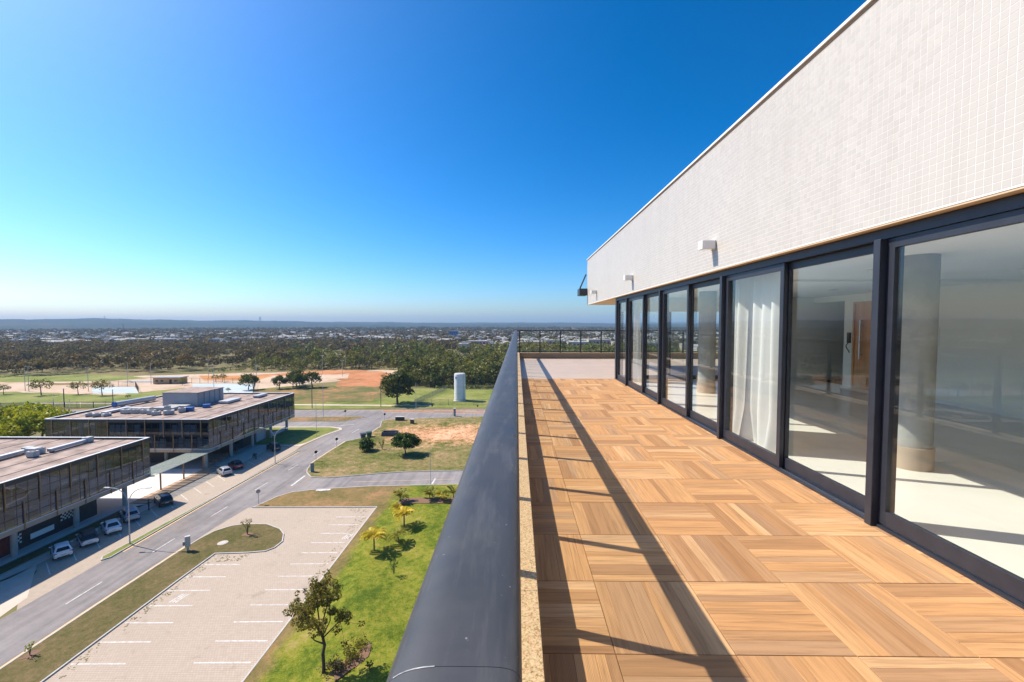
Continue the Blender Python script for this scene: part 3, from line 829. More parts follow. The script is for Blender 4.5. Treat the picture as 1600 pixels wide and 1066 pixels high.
sheet('road', [(-50.7,-60),(-43.3,-60),(-43.3,50),(-42.9,60),(-41.9,64.7),(-41.3,66),(-40.4,69),(-38.8,71),(-34.5,72.4),(-26,73.8),(-11.6,74.8),(60,77),(60,86),
               (-11.5,82.4),(-22,81.6),(-27,80.6),(-34,78.6),(-36.4,78.1),(-39,78.6),(-41.3,81),(-42.2,86),(-42.1,103),(-38.4,106.5),(-38,117),(-39.8,123.6),(-39,126.8),(-11,131),(60,134.5),
               (60,143.5),(-11.5,141.8),(-74,140),(-260,137),(-260,116),(-69,116.4),(-52,117.2),(-48.6,115.8),(-47.8,114.4),(-49.7,108.4),(-50.6,98.6),(-50.7,90)], 0.006, ASPH)
sheet('car_park', [(-43.2,-40),(-22.2,-40),(-22.2,65.4),(-42.4,65.0),(-43.0,58),(-43.2,50)], 0.011, PAVER)
sheet('parking_bay', [(-58.2,30),(-57.8,49),(-57.8,66),(-57.4,66.01),(-57.3,98),(-51.2,98.4),(-50.7,95),(-50.65,47),(-50.65,41),(-53.0,43.2),(-56.5,48)], 0.012, PAVER)
sheet('plaza', [(-100,64.5),(-61.75,64.5),(-59.6,66.2),(-59.4,84),(-100,84)], 0.016, PLAZA)
sheet('pavement', [(-59.5,40),(-57.8,46.5),(-57.8,66.5),(-59.5,66.5)], 0.02, WALK)
sheet('pavement', [(-59.4,66.6),(-57.3,66.6),(-57.3,99.2),(-61.5,99.2),(-61.5,84),(-59.4,84)], 0.02, WALK)
sheet('pavement', [(-51.9,43.0),(-57.8,49.0),(-59.4,39.9),(-57,30),(-50.8,30),(-50.72,38.5)], 0.02, WALK)
island('corner_lawn', [(-72,116.2),(-52.6,116.7),(-49.6,115.4),(-48.9,114.2),(-50.6,108.2),(-51.7,101.0),(-53,99.6),(-72,99.4)], DRYG if False else GREENG, 0.1, 0.06)
# footpath round that corner
sheet('pavement', [(-72,117.0),(-52.4,117.4),(-49.0,116.1),(-48.0,114.4),(-49.9,108.2),(-51.0,100.9),(-51.3,98.5),(-57.3,98.5),(-57.3,99.3),(-52.8,99.45),(-51.55,101.0),(-50.45,108.2),(-48.75,114.2),(-49.5,115.55),(-52.6,116.85),(-72,116.35)], 0.022, WALK)
ISL = [(-38.4,-40),(-38.35,32.6),(-38.2,46.2),(-38,51.55),(-34,51.84),(-32.05,52.2),(-31.3,53.1),(-31.15,54.7),(-32.1,56.7),(-33.4,58.1),(-36.1,59.5),(-39.4,59.5),(-41,58.9),(-42.3,57.3),(-42.8,55.2),(-43.05,52),(-43.3,42),(-43.35,34),(-43.35,-40)]
island('traffic_island', ISL, VERGE)
island('grass_strip', [(-51.5,50.6),(-50.9,49.9),(-50.35,50.6),(-50.3,70),(-49.6,94.6),(-50.0,95.2),(-50.6,70)], GREENG, 0.12, 0.14)
island('vacant_block', [(-42.7,86),(-42.6,94.4),(-42.2,102.5),(-38.9,106),(-38.6,117.4),(-40.2,123.6),(-39.4,126.4),(-11.2,130.7),(58,134),(58,86.2),(-11.5,82.0),(-22.2,81.2),(-26.7,80.2),(-33.6,78.3),(-36.4,77.8),(-39,78.2),(-41,80.6),(-41.8,82.4)], BLOCKM)
island('median', [(-200,129.2),(-68,129.0),(-47.2,130.4),(-46.9,129.8),(-50.8,123.7),(-66.8,123.4),(-200,122.6)], DRYG, 0.12, 0.1)
island('median', [(-45,138.6),(-44.2,139.6),(-11,138.4),(50,140.3),(50,138.2),(-11,136.0),(-44,137.6)], REDD, 0.12, 0.1)
# the lawn in front of our building: gently mounded sheet
def lawn():
    poly = [(-22.25,-40),(-22.25,65.25),(-41.7,64.9),(-41.2,66.2),(-40.3,69.0),(-38.7,71.1),(-34.5,72.5),(-26,73.9),(-11.6,74.9),(40,76.4),(40,-40)]
    s_ = island('lawn', poly, LAWN, 0.16, 0.14)
    return s_
lawn()
def grid_patch(name, x0, x1, y0, y1, step, hf, m):
    nx, ny = int((x1-x0)/step), int((y1-y0)/step)
    xs = np.linspace(x0, x1, nx+1); ys = np.linspace(y0, y1, ny+1)
    X, Y = np.meshgrid(xs, ys); Z = hf(X, Y)
    V = np.stack([X.ravel(), Y.ravel(), Z.ravel()], 1)
    i, j = np.meshgrid(np.arange(nx), np.arange(ny)); a = (j*(nx+1)+i).ravel()
    F = np.stack([a, a+1, a+nx+2, a+nx+1], 1)
    me = npmesh(name, V, F, m); me.polygons.foreach_set('use_smooth', [True]*len(me.polygons))
    return kind(link(name, me), 'structure')
def mound(X, Y):
    e = np.clip((X+21.6)/4, 0, 1)*np.clip((64+ (X+21)*0.1 - Y)/6+0.9, 0, 1)*np.clip((10-X)/6, 0, 1)
    return 0.125 + e*(0.55 + 0.14*np.sin(X*0.5+Y*0.23)+0.10*np.sin(Y*0.41-X*0.2)+0.05*np.sin(X*1.7)*np.sin(Y*1.3))
grid_patch('lawn_mound', -21.9, 8, 20, 72.5, 0.5, mound, LAWN)
island('shade_lawn', [(-61.7,34),(-59.6,40),(-59.6,66.0),(-61.7,64.5)], VERGE, 0.1, 0.05)
island('shade_lawn', smoothpoly([(-62,30),(-58.8,34),(-57.2,38),(-56.9,42),(-58.6,45.5),(-62,46)], 2), VERGE, 0.1, 0.06)
# paint on the roads
def stripe(a, b, w, z, m, name='road_marking'):
    d = Vector((b[0]-a[0], b[1]-a[1])); d.normalize(); n = Vector((-d.y, d.x))*w/2
    return kind(MB().add([(a[0]+n.x,a[1]+n.y,z),(a[0]-n.x,a[1]-n.y,z),(b[0]-n.x,b[1]-n.y,z),(b[0]+n.x,b[1]+n.y,z)], [(0,1,2,3)]).build(name, m), 'structure')
for a, b in (((-46.8,31.5),(-46.75,35.2)), ((-46.7,42.0),(-46.65,45.8)), ((-46.3,51.9),(-46.25,55.4)), ((-46.1,61.9),(-45.95,65.4)), ((-45.7,72.0),(-45.55,75.5)), ((-45.3,82),(-45.15,85.4)), ((-44.9,91.4),(-44.85,95)), ((-44.5,101.5),(-44.45,105)), ((-43.9,110.5),(-43.6,115))):
    stripe(a, b, 0.13, 0.0105, PAINTW)
stripe((-40.5,79.0), (-40.4,74.0), 0.35, 0.0105, PAINTW)
stripe((-15.4,75.2), (-15.3,78.0), 0.3, 0.0105, PAINTW)
stripe((-30,76.0), (-12,77.6), 0.10, 0.0105, PAINTY)
stripe((-51,118.4), (-47.0,120.3), 0.25, 0.0105, PAINTW)
stripe((-39.1,107.5), (-38.9,117), 0.12, 0.0105, PAINTY)
for P in ([(-43.55,-20),(-43.55,42),(-43.3,52),(-43.25,54)], [(-50.1,52),(-50.1,70),(-49.4,94)], [(-42.95,86),(-42.85,94.4),(-42.5,102.6)], [(-150,128.6),(-68,128.4)], [(-150,139.6),(-74,139.4),(-45,140.6)], [(-44,136.9),(-11,135.4)]):
    for a, b in zip(P, P[1:]): stripe(a, b, 0.22, 0.0105, PAINTY)
for k in range(14):
    yy = 34.65 + 2.483*(k-1)
    if yy < 63.5: stripe((-27.65+0.045*(k-1), yy), (-22.8, yy+0.1), 0.13, 0.0152, PAINTW)
for k in range(9):
    yy = 31.9 + 2.483*k
    if yy < 51: stripe((-38.0, yy), (-33.4, yy+0.1), 0.13, 0.0152, PAINTW)
for (yy, x0, x1) in ((55.7,-23.6,-22.9), (42.6,-36.2,-35.3)):
    for q in range(3): stripe((x0+q*0.32, yy-0.2), (x0+q*0.32+0.35, yy+1.2), 0.14, 0.0154, PAINTW)
for k in range(16):
    yy = 49.5 + 2.93*k
    if 61 < yy < 66: pass
    stripe((-57.2, yy), (-54.0, yy-2.45), 0.12, 0.0162, PAINTW)

# park beyond the far road
sheet('park_lawn', jitter([(-330,143),(-74,143.2),(-48,144),(60,147),(60,187),(-45,188),(-75,200),(-110,196),(-140,176),(-170,172),(-230,176),(-330,170)], 6, 1.2, 3), 0.008, GREENG)
sheet('footpath', jitter([(-180,150.4),(-60,148.2),(-30,147.2),(-30,148.4),(-60,149.8),(-180,152.6)], 8, 0.15, 2), 0.014, WALK)
sheet('sand_ground', jitter([(-330,178),(-230,178),(-180,171),(-150,170),(-120,178),(-100,203),(-75,222),(-60,262),(-100,262),(-140,250),(-185,240),(-230,224),(-300,214),(-345,205)], 7, 1.6, 4), 0.012, SAND)
sheet('red_ground', jitter([(-100,252),(-83,256),(-66,235),(-59,207),(-63,194),(-84,194),(-95,225)], 3, 1.8, 5), 0.02, REDD)
sheet('weedy_ground', jitter([(-116,186),(-96,200),(-84,197),(-60,195),(-53,168),(-57,154),(-84,153.5),(-104,160)], 3, 1.8, 15), 0.0175, DRYRED)
sheet('park_lawn', jitter([(-320,232),(-262,204),(-205,211),(-196,224),(-235,238)], 4, 1.5, 16), 0.0165, GREENG)
sheet('park_lawn', jitter([(-150,188),(-143,178),(-128,170),(-146,166),(-163,172)], 3, 1.0, 17), 0.0168, GREENG)
sheet('park_lawn', jitter([(-232,196),(-200,196),(-196,203),(-226,203)], 3, 1.0, 18), 0.0168, DRYG)
sheet('red_ground', jitter([(-150,232),(-120,262),(-90,262),(-100,240),(-120,236)], 4, 1.4, 6), 0.017, REDD)
sheet('sports_court', [(-157,201.5),(-127,202),(-110.5,174),(-135.5,173.6)], 0.02, COURT)
sheet('sports_court', [(-195,190.5),(-176,191),(-158,173.5),(-177,173)], 0.02, COURT)
sheet('ball_field', [(-178,233),(-136,233.8),(-133,214),(-160,213)], 0.018, FIELD)
sheet('sports_court', [(-124,238),(-96,239),(-90,222),(-114,221)], 0.021, SAND)
sheet('compound_lawn', [(-38,148.5),(60,149.5),(60,184),(-32,184)], 0.013, GREENG)
sheet('hillside_clearing', jitter([(-370,530),(-230,505),(-60,540),(-50,580),(-200,600),(-350,620)], 18, 5, 7), 0.01, SAND if False else GREENG)
sheet('hillside_clearing', jitter([(-215,548),(-95,520),(-70,552),(-190,585)], 12, 4, 8), 0.016, SAND)
sheet('hillside_clearing', jitter([(-60,470),(-20,462),(-14,500),(-56,505)], 8, 3, 9), 0.016, FIELD)

# hills along the horizon: one long terrain sheet
def hills():
    na, nr = 260, 26
    az = np.linspace(radians(-68), radians(62), na+1)
    rr = np.array([2150+ (6200-2150)*(i/nr)**1.1 for i in range(nr+1)])
    A, Q = np.meshgrid(az, rr)
    u = np.tan(np.clip(A, -1.1, 1.1))*660+808
    top = np.interp(u, [-400,0,80,160,300,400,500,600,700,760,830,900,960,1100,1500], [7.5,7.0,7.6,7.4,5.6,4.6,3.2,2.2,1.4,1.6,2.0,1.4,0.4,0.0,1.5])
    crest = 29 + top/660*5200*np.cos(A)
    t_ = np.clip((Q-2200)/(5200-2200), 0, 1)
    prof = t_*t_*(3-2*t_)
    H = crest*prof
    rs = np.random.RandomState(3)
    for f, am in ((9, .05), (21, .04), (47, .025), (90, .015), (170, .012)):
        H += crest*prof*am*np.sin(A*f*3+rs.uniform(0,6)+Q*0.0011*rs.uniform(.5,1.5))*np.clip(1.2-np.abs(Q-4200)/2400, 0.25, 1)
    H = np.where(Q > 5300, H - (Q-5300)*0.006, H) + 0.5
    H = np.where(Q < 2190, -2.0, H)
    V = np.stack([(np.sin(A)*Q).ravel(), (np.cos(A)*Q).ravel(), H.ravel()], 1)
    i, j = np.meshgrid(np.arange(na), np.arange(nr)); a = (j*(na+1)+i).ravel()
    F = np.stack([a, a+1, a+na+2, a+na+1], 1)
    me = npmesh('hills', V, F, HILLM); me.polygons.foreach_set('use_smooth', [True]*len(me.polygons))
    kind(link('hills', me), 'structure')
hills()

# ------------------------------------------------------------------ vegetation
def inpoly(x, y, P):
    c = False; n = len(P); j = n-1
    for i in range(n):
        if ((P[i][1] > y) != (P[j][1] > y)) and (x < (P[j][0]-P[i][0])*(y-P[i][1])/(P[j][1]-P[i][1]+1e-9)+P[i][0]): c = not c
        j = i
    return c
def leaf_cloud(rs, centers, radii, per, size, squash=0.8, flat=0.3):
    """small leaf quads spread through clumps; returns V,F arrays"""
    V = []; 
    for c, r in zip(centers, radii):
        n = max(3, int(per*r*r))
        d = rs.normal(size=(n,3)); d /= np.linalg.norm(d, axis=1)[:,None]
        rad = r*rs.uniform(0.45, 1.05, n)**0.6
        p = np.array(c) + d*rad[:,None]*np.array([1,1,squash])
        nrm = d*0.7 + rs.normal(size=(n,3))*0.6 + np.array([0,0,flat]); nrm /= np.linalg.norm(nrm, axis=1)[:,None]
        a = np.cross(nrm, rs.normal(size=(n,3))); a /= np.linalg.norm(a, axis=1)[:,None]
        b = np.cross(nrm, a)
        s_ = size*rs.uniform(0.6, 1.4, n)[:,None]
        q = np.stack([p-a*s_*0.55, p-b*s_*0.32+a*s_*0.05, p+a*s_*0.6, p+b*s_*0.32], 1)
        V.append(q.reshape(-1,3))
    V = np.concatenate(V)
    return V, np.arange(len(V)).reshape(-1,4)
def crown_clumps(rs, n, rx, rz, zc, cr, low=-0.6):
    C = []; Rr = []
    while len(C) < n:
        d = rs.normal(size=3); d /= np.linalg.norm(d)
        if d[2] < low: continue
        q = rs.uniform(0.3, 1.0)**0.5
        C.append((d[0]*rx*q, d[1]*rx*q*rs.uniform(0.8,1.1), zc + d[2]*rz*q)); Rr.append(cr*rs.uniform(0.6, 1.3))
    return C, Rr
def trunk_mesh(rs, h, r, C, m, nb=6, lean=0.15):
    b = MB()
    top = (rs.uniform(-lean,lean)*h*0.5, rs.uniform(-lean,lean)*h*0.5, h*0.62)
    midp = (top[0]*0.3+rs.uniform(-.04,.04)*h, top[1]*0.3, h*0.32)
    b.tube([(0,0,-0.1),(midp[0]*.4,midp[1]*.4,h*0.12),midp,top], [r*1.25,r,r*0.8,r*0.5], 7)
    idx = rs.choice(len(C), min(nb, len(C)), replace=False)
    for i in idx:
        c = C[i]; s0 = rs.uniform(0.3, 0.9)
        st = tuple(midp[k]*(1-s0)+top[k]*s0 for k in range(3))
        me_ = tuple((st[k]+c[k])/2 + (0.08*h if k == 2 else rs.uniform(-.05,.05)*h)*0.5 for k in range(3))
        b.tube([st, me_, c], [r*0.42, r*0.3, r*0.12], 5)
    return b.mesh('trunk', m)
def make_tree_meshes(seed, h, rx, rz, zc, nclump, cr, per, size, leafm, barkm, tr, nb=6, low=-0.6, flat=0.3):
    rs = np.random.RandomState(seed)
    C, Rr = crown_clumps(rs, nclump, rx, rz, zc, cr, low)
    V, F = leaf_cloud(rs, C, Rr, per, size, 0.8, flat)
    return npmesh('crown', V, F, leafm), trunk_mesh(rs, h, tr, C, barkm, nb)
def put_tree(name, meshes, loc, label, rz=0, s=1.0, group=None, cat='tree'):
    t = thing(name, label, cat, loc, rz, group)
    t.scale = (s, s, s)
    link('trunk', meshes[1], t); link('crown', meshes[0], t)
    return t
# the tree by the lawn, right below the terrace
def near_tree():
    rs = np.random.RandomState(21)
    t = thing('tree', 'slender olive leaved tree with bent dark trunk on the lawn near car park', 'tree', (-15.75, 33.1, 0.5))
    b = MB()
    tr_ = [(0,0,-0.6),(0.02,0,0.8),(-0.05,0.05,1.7),(0.12,0,2.4),(-0.02,0,3.1),(-0.25,0.1,3.6)]
    b.tube(tr_, [0.17,0.14,0.125,0.12,0.11,0.09], 9)
    br_ = [((-0.02,0,3.0), (-1.0,0.3,4.3), (-1.9,0.4,5.0)), ((-0.25,0.1,3.6), (-0.5,0.2,5.4), (-0.7,0.1,6.9)), ((0.0,0,3.2), (0.7,-0.2,4.6), (0.65,-0.1,6.6)),
           ((0.0,0,3.0), (1.0,0.2,4.0), (1.75,0.1,4.6)), ((-0.25,0.1,3.6),(-1.1,-0.5,5.2),(-1.6,-0.7,6.2)), ((-0.25,0.1,3.6), (0.0,0.7,5.0), (0.1,1.1,6.0)), ((0.1,0,2.5),(-0.5,-0.3,3.0),(-0.85,-0.3,3.3)),
           ((-0.1,0,3.2),(0.1,-0.8,4.4),(0.4,-1.3,5.3)), ((-0.5,0.2,5.2),(-0.2,0.2,6.5),(0.0,0.3,7.6))]
    C = []; Rr = []
    for a, m_, c in br_:
        b.tube([a, m_, c], [0.065,0.045,0.02], 6)
        big = c[2] > 3.6
        for _ in range(12 if big else 3):
            q = rs.uniform(0.35, 1.15)
            p = np.array(m_)*(1-q)+np.array(c)*q + rs.normal(size=3)*(0.5 if big else 0.15)
            b.tube([tuple(np.array(m_)*(1-min(q,1)*.9)+np.array(c)*min(q,1)*.9), tuple(p)], [0.018,0.008], 4)
            C.append(tuple(p)); Rr.append(rs.uniform(0.22,0.46) if big else 0.16)
    b.build('trunk', BARKD, t, rel=False)
    V, F = leaf_cloud(rs, C, Rr, 480, 0.17, 0.9, 0.6)
    link('crown', npmesh('crown', V, F, LEAFO), t)
near_tree()
# shrubs on the vacant block
M1 = make_tree_meshes(31, 4.2, 2.45, 1.35, 2.75, 90, 0.72, 130, 0.30, LEAFB, BARK, 0.14, 6, -0.75)
put_tree('tree', M1, (-24.6, 92.0, 0.1), 'broad round dark green tree casting a dark oval shadow on vacant block', 0, 1.12)
M2 = make_tree_meshes(32, 2.4, 1.25, 1.0, 1.3, 60, 0.6, 150, 0.25, LEAFB, BARK, 0.08, 4, -0.95)
put_tree('shrub', M2, (-34.3, 94.6, 0.1), 'compact round dark green bush near the street corner', 0, 1.15, cat='shrub')
def sparse_shrub(loc, h, seed, label, leafm=LEAFO):
    rs = np.random.RandomState(seed); t = thing('shrub', label, 'shrub', loc)
    b = MB(); C = []; Rr = []
    for k in range(6):
        a = rs.uniform(0, 6.28); e = rs.uniform(0.15, 0.5)
        p = (cos(a)*e*h*0.6, sin(a)*e*h*0.6, h*rs.uniform(0.6, 1.0))
        b.tube([(0,0,-0.05), (p[0]*.3,p[1]*.3,p[2]*.5), p], [0.035*h/2,0.025*h/2,0.01], 5)
        for q in (0.6, 0.85, 1.0): C.append((p[0]*q+rs.normal()*.06, p[1]*q+rs.normal()*.06, p[2]*q)); Rr.append(rs.uniform(.10,.2)*h/2)
    b.build('stem', BARK, t, rel=False)
    V, F = leaf_cloud(rs, C, Rr, 260, 0.16, 0.9); link('foliage', npmesh('foliage', V, F, leafm), t)
    return t
sparse_shrub((-31.0, 95.6, 0.1), 2.9, 1, 'thin sparse sapling between the two round trees on vacant block')
sparse_shrub((-35.8, 94.9, 0.1), 1.2, 2, 'small wispy shrub beside the compact round bush')
sparse_shrub((-13.9, 46.4, 0.8), 1.7, 6, 'small leafy sapling on the lawn below the young palms', LEAF)
sparse_shrub((-12.0, 33.2, 0.6), 1.0, 7, 'dark leafy clump at the bottom edge of the lawn', LEAF)
sparse_shrub((-42.5, 35.2, 0.1), 1.2, 8, 'staked twig sapling on the traffic island near the bottom left corner', LEAFY)
sparse_shrub((-37.0, 56.4, 0.1), 2.4, 9, 'slender bare sapling in a soil ring on rounded island tip', LEAFO)
sparse_shrub((-22.6, 43.6, 0.1), 0.8, 10, 'low weed sprouting at the car park kerb', LEAF)
def low_bush(loc, rx, h, seed, label, leafm, per=160, size=0.16, stretch=(1,1), name='shrub'):
    rs = np.random.RandomState(seed)
    C = [(rs.normal()*rx*0.5*stretch[0], rs.normal()*rx*0.5*stretch[1], abs(rs.normal())*h*0.4+h*0.25) for _ in range(34)]
    V, F = leaf_cloud(rs, C, [h*rs.uniform(.25,.5) for _ in C], per, size)
    t = thing(name, label, 'shrub', loc); link('foliage', npmesh('foliage', V, F, leafm), t)
    b = MB()
    for c in C[:8]: b.tube([(c[0]*.5,c[1]*.5,-.05), c], [0.03,0.01], 5)
    b.build('stem', BARKD, t, rel=False)
low_bush((-13.9, 35.0, 0.65), 1.1, 0.8, 3, 'dark reddish brown bush with green tips beside the slender tree', LEAFO, 260, 0.14, (0.6,1.2))
low_bush((-14.9, 33.4, 0.6), 0.9, 0.7, 4, 'low dark bush at the foot of the slender tree', LEAFDRY, 260, 0.14)
# palms
def palm_mesh(seed, nf, ln, leafm, droop=0.9, up=1.0):
    rs = np.random.RandomState(seed); V = []; F = []; n = 0
    for k in range(nf):
        az = 2*pi*k/nf + rs.uniform(-.3,.3); e = rs.uniform(0.35, 1.25)*up
        L = ln*rs.uniform(0.75, 1.1); seg = 9; p = np.zeros(3); pts = []
        d_ = e
        for s_ in range(seg+1):
            pts.append(p.copy())
            p = p + L/seg*np.array([cos(az)*cos(d_), sin(az)*cos(d_), sin(d_)]); d_ -= droop*1.9/seg*(0.6+s_/seg)
        side = np.array([-sin(az), cos(az), 0])
        for s_ in range(1, seg+1):
            for sub in (0.0, 0.5):
                base = pts[s_]*(1-sub)+pts[s_-1]*sub
                dirr = pts[s_]-pts[s_-1]; dirr = dirr/np.linalg.norm(dirr)
                ll = ln*0.36*sin(pi*(0.12+0.85*(s_-sub)/seg))**0.7
                for sg in (-1, 1):
                    tip = base + side*sg*ll*0.8 + dirr*ll*0.55 + np.array([0,0,-0.25*ll+rs.normal()*0.05*ll])
                    w = dirr*ln*0.028
                    md = base*.5+tip*.5+np.array([0,0,0.08*ll])
                    V += [base-w, md-w*1.4, tip, md+w*1.4]; F.append((n,n+1,n+2,n+3)); n += 4
    return npmesh('frond_crown', np.array(V), np.array(F), leafm)
def palm(loc, h, tr, pmesh, label, group):
    t = thing('palm', label, 'palm', loc, R.uniform(0,6), group)
    b = MB(); b.tube([(0,0,-0.3),(0.02,0,h*0.5),(0,0.02,h)], [tr*1.2,tr,tr*0.8], 8); b.build('trunk', BARK, t, rel=False)
    o = link('frond_crown', pmesh, t, loc=(0,0,h-0.05))
    b = MB(); b.tube([(0,0,h-0.25),(0,0,h+0.25)], [tr*0.9,tr*0.35], 8); b.build('crownshaft', FROND_G, t, rel=False)
PY1 = palm_mesh(1, 14, 2.0, FROND_Y); PY2 = palm_mesh(2, 12, 2.0, FROND_Y); PY3 = palm_mesh(3, 10, 1.7, FROND_G)
PG1 = palm_mesh(4, 13, 1.9, FROND_G, 0.8, 1.1); PG2 = palm_mesh(5, 12, 1.5, FROND_Y, 0.8, 1.1); PG3 = palm_mesh(6, 14, 2.2, FROND_G, 0.8, 1.15)
gp = 'young palms on the lawn'
palm((-17.9,51.6,0.45), 2.0, 0.09, PY1, 'golden yellow young palm nearest the car park kerb', gp)
palm((-15.8,57.9,0.55), 1.9, 0.10, PY2, 'yellow green young palm with tall trunk in middle of lawn', gp)
palm((-15.4,53.6,0.55), 1.1, 0.07, PY3, 'small thin lime palm beside the golden palm', gp)
palm((-18.6,66.2,0.3), 1.2, 0.08, PG1, 'leftmost green palm in the planting bed behind lawn', gp)
palm((-18.0,62.5,0.4), 0.5, 0.07, PG2, 'short orange tinged palm in front of the planting bed', gp)
palm((-14.2,67.4,0.3), 1.0, 0.08, PG1, 'second green palm in the planting bed behind lawn', gp)
palm((-12.2,67.2,0.3), 0.7, 0.07, PG2, 'short yellowish palm between two green palms in bed', gp)
palm((-10.3,67.4,0.3), 1.2, 0.09, PG3, 'tallest green palm in the bed next to the railing', gp)
palm((-15.7,50.1,0.6), 0.25, 0.05, palm_mesh(7, 4, 0.5, FROND_G), 'tiny palm seedling on the lawn beyond the sapling', gp)
BED = pm('mulch', (0.22,0.12,0.07), (0.15,0.085,0.05), 3, 0.95, 0.5, 0.03)
kind(MB().prism(jitter([(-18.9,65.2),(-15.8,65.6),(-9.5,65.9),(-9,67.8),(-16,67.9),(-19,67.3)], 0.8, 0.15, 3), 0.0, 0.62).build('planting_bed', BED), 'structure')
kind(MB().prism(jitter([(-15.2,33.0),(-13.0,36.2),(-12.6,34.6),(-14.4,32.2)], 0.5, 0.12, 4), 0.0, 0.76).build('planting_bed', BED), 'structure')

GT_D = leaf_mat('tuft_dry', [(0, (0.14,0.14,0.04)), (0.5, (0.24,0.20,0.08)), (1, (0.36,0.27,0.13))], 0.0)
def tufts(name, P, n, seed, m, zf, sz, label, dens=None):
    rs = np.random.RandomState(seed); xs = [p[0] for p in P]; ys = [p[1] for p in P]; pts = []
    while len(pts) < n:
        x, y_ = rs.uniform(min(xs), max(xs)), rs.uniform(min(ys), max(ys))
        g_ = sin(x*0.9+1.7*sin(y_*0.35))*sin(y_*0.7+1.3*sin(x*0.5))
        if g_ < rs.uniform(-1, 0.9) or not inpoly(x, y_, P): continue
        pts.append((x, y_, zf(x, y_)))
    p = np.repeat(np.array(pts), 5, 0); k = len(p)
    p[:,:2] += rs.normal(size=(k,2))*sz*0.5
    a = rs.uniform(0, 2*pi, k); s_ = sz*rs.uniform(0.5, 1.3, k)
    d = np.stack([np.cos(a), np.sin(a), np.zeros(k)], 1); u_ = np.stack([-np.sin(a)*0.9, np.cos(a)*0.9, rs.uniform(0.12, 0.4, k)], 1)
    V = np.stack([p-d*s_[:,None]*0.5, p+d*s_[:,None]*0.5, p+d*s_[:,None]*0.35+u_*s_[:,None]*0.7, p-d*s_[:,None]*0.25+u_*s_[:,None]*0.6], 1).reshape(-1,3)
    kind(link(name, npmesh(name, V, np.arange(len(V)).reshape(-1,4), m)), 'stuff', label, 'grass')
mz = lambda x, y_: float(mound(np.array(x), np.array(y_)))
tufts('grass_tufts', [(-42,86),(-41.8,102),(-38.4,107),(-38,125),(0,130),(0,83),(-22,82),(-36,79)], 2600, 5, GT_D, lambda x, y_: 0.1, 0.22, 'dry grass tufts on the vacant block')
tufts('weeds', [(-38.1,30),(-37.9,51.3),(-33.5,51.6),(-34,50.2),(-36.9,49.8),(-37.2,30)], 230, 6, GT_D, lambda x, y_: 0.012, 0.10, 'weeds between the pavers along the left kerb')
tufts('weeds', [(-23.4,45),(-22.5,45),(-22.5,65),(-27,65),(-24,62)], 130, 7, GT_D, lambda x, y_: 0.012, 0.10, 'weeds between the pavers along the right kerb')
# bright trees left of building B, big trees by the compound, park trees
MY = make_tree_meshes(41, 7.5, 4.0, 2.6, 4.6, 70, 1.1, 42, 0.5, LEAFY, BARK, 0.2, 6, -0.6)
put_tree('tree', MY, (-106.5, 92.5, 0), 'bright lime green tree at the left corner of the far glass building', 0.3, 1.35)
put_tree('tree', MY, (-115.5, 96.5, 0), 'yellow green tree at left edge beside the far glass building', 2.3, 1.4)
put_tree('tree', MY, (-108.0, 86.0, 0), 'lime green tree low at left edge above the near flat roof', 4.0, 1.0)
MB1 = make_tree_meshes(42, 11.5, 5.2, 4.4, 6.3, 110, 1.3, 40, 0.55, LEAF, BARKD, 0.32, 8, -0.7)
MB2 = make_tree_meshes(43, 7.5, 3.5, 2.9, 4.3, 60, 1.0, 36, 0.5, LEAF, BARKD, 0.2, 7, -0.8)
MB3 = make_tree_meshes(44, 6.0, 3.0, 2.0, 3.7, 40, 0.8, 22, 0.42, LEAFRO, BARK, 0.16, 9, -0.75)
put_tree('tree', MB1, (-43.3, 151.5, 0), 'large dark green tree casting shade beside the fenced compound', 0, 1.12)
put_tree('tree', MB1, (-55, 214, 0), 'tall dark tree behind the large tree by the compound', 2, 1.05)
put_tree('tree', MB2, (-118, 183, 0), 'dark round tree at corner of the pale blue court', 1, 1.0)
for i, (x, y_) in enumerate(((-106,186),(-101.5,189),(-97.5,187.5),(-93,190),(-103,195))):
    put_tree('tree', MB2, (x, y_, 0), 'dark green tree in the clump beside the sand courts', i*1.3, 0.85+0.06*i, 'clump of trees beside the sand courts')
for i, (x, y_, s_) in enumerate(((-193,168,1.15),(-168,168,1.1),(-211,170,0.7),(-158.5,197,0.6),(-147,208,.7),(-152,210,.6),(-181,171,.9),(-122,176,.35),(-150,160,.3))):
    put_tree('tree', MB3, (x, y_, 0), ('spreading sparse tree on the grass, second from the left edge', 'sparse tree in front of the left pale court', 'small tree at the far left edge of the park grass', 'small reddish tree right of the kiosk', 'small tree left of the orange ball field', 'little tree behind the kiosk near the orange field', 'sparse tree midway between the spreading tree and left court', 'tiny shrub sized tree before the pale blue court', 'lowest dark shrub on the grass behind the bar fence')[i], i*1.1, s_, 'scattered park trees')

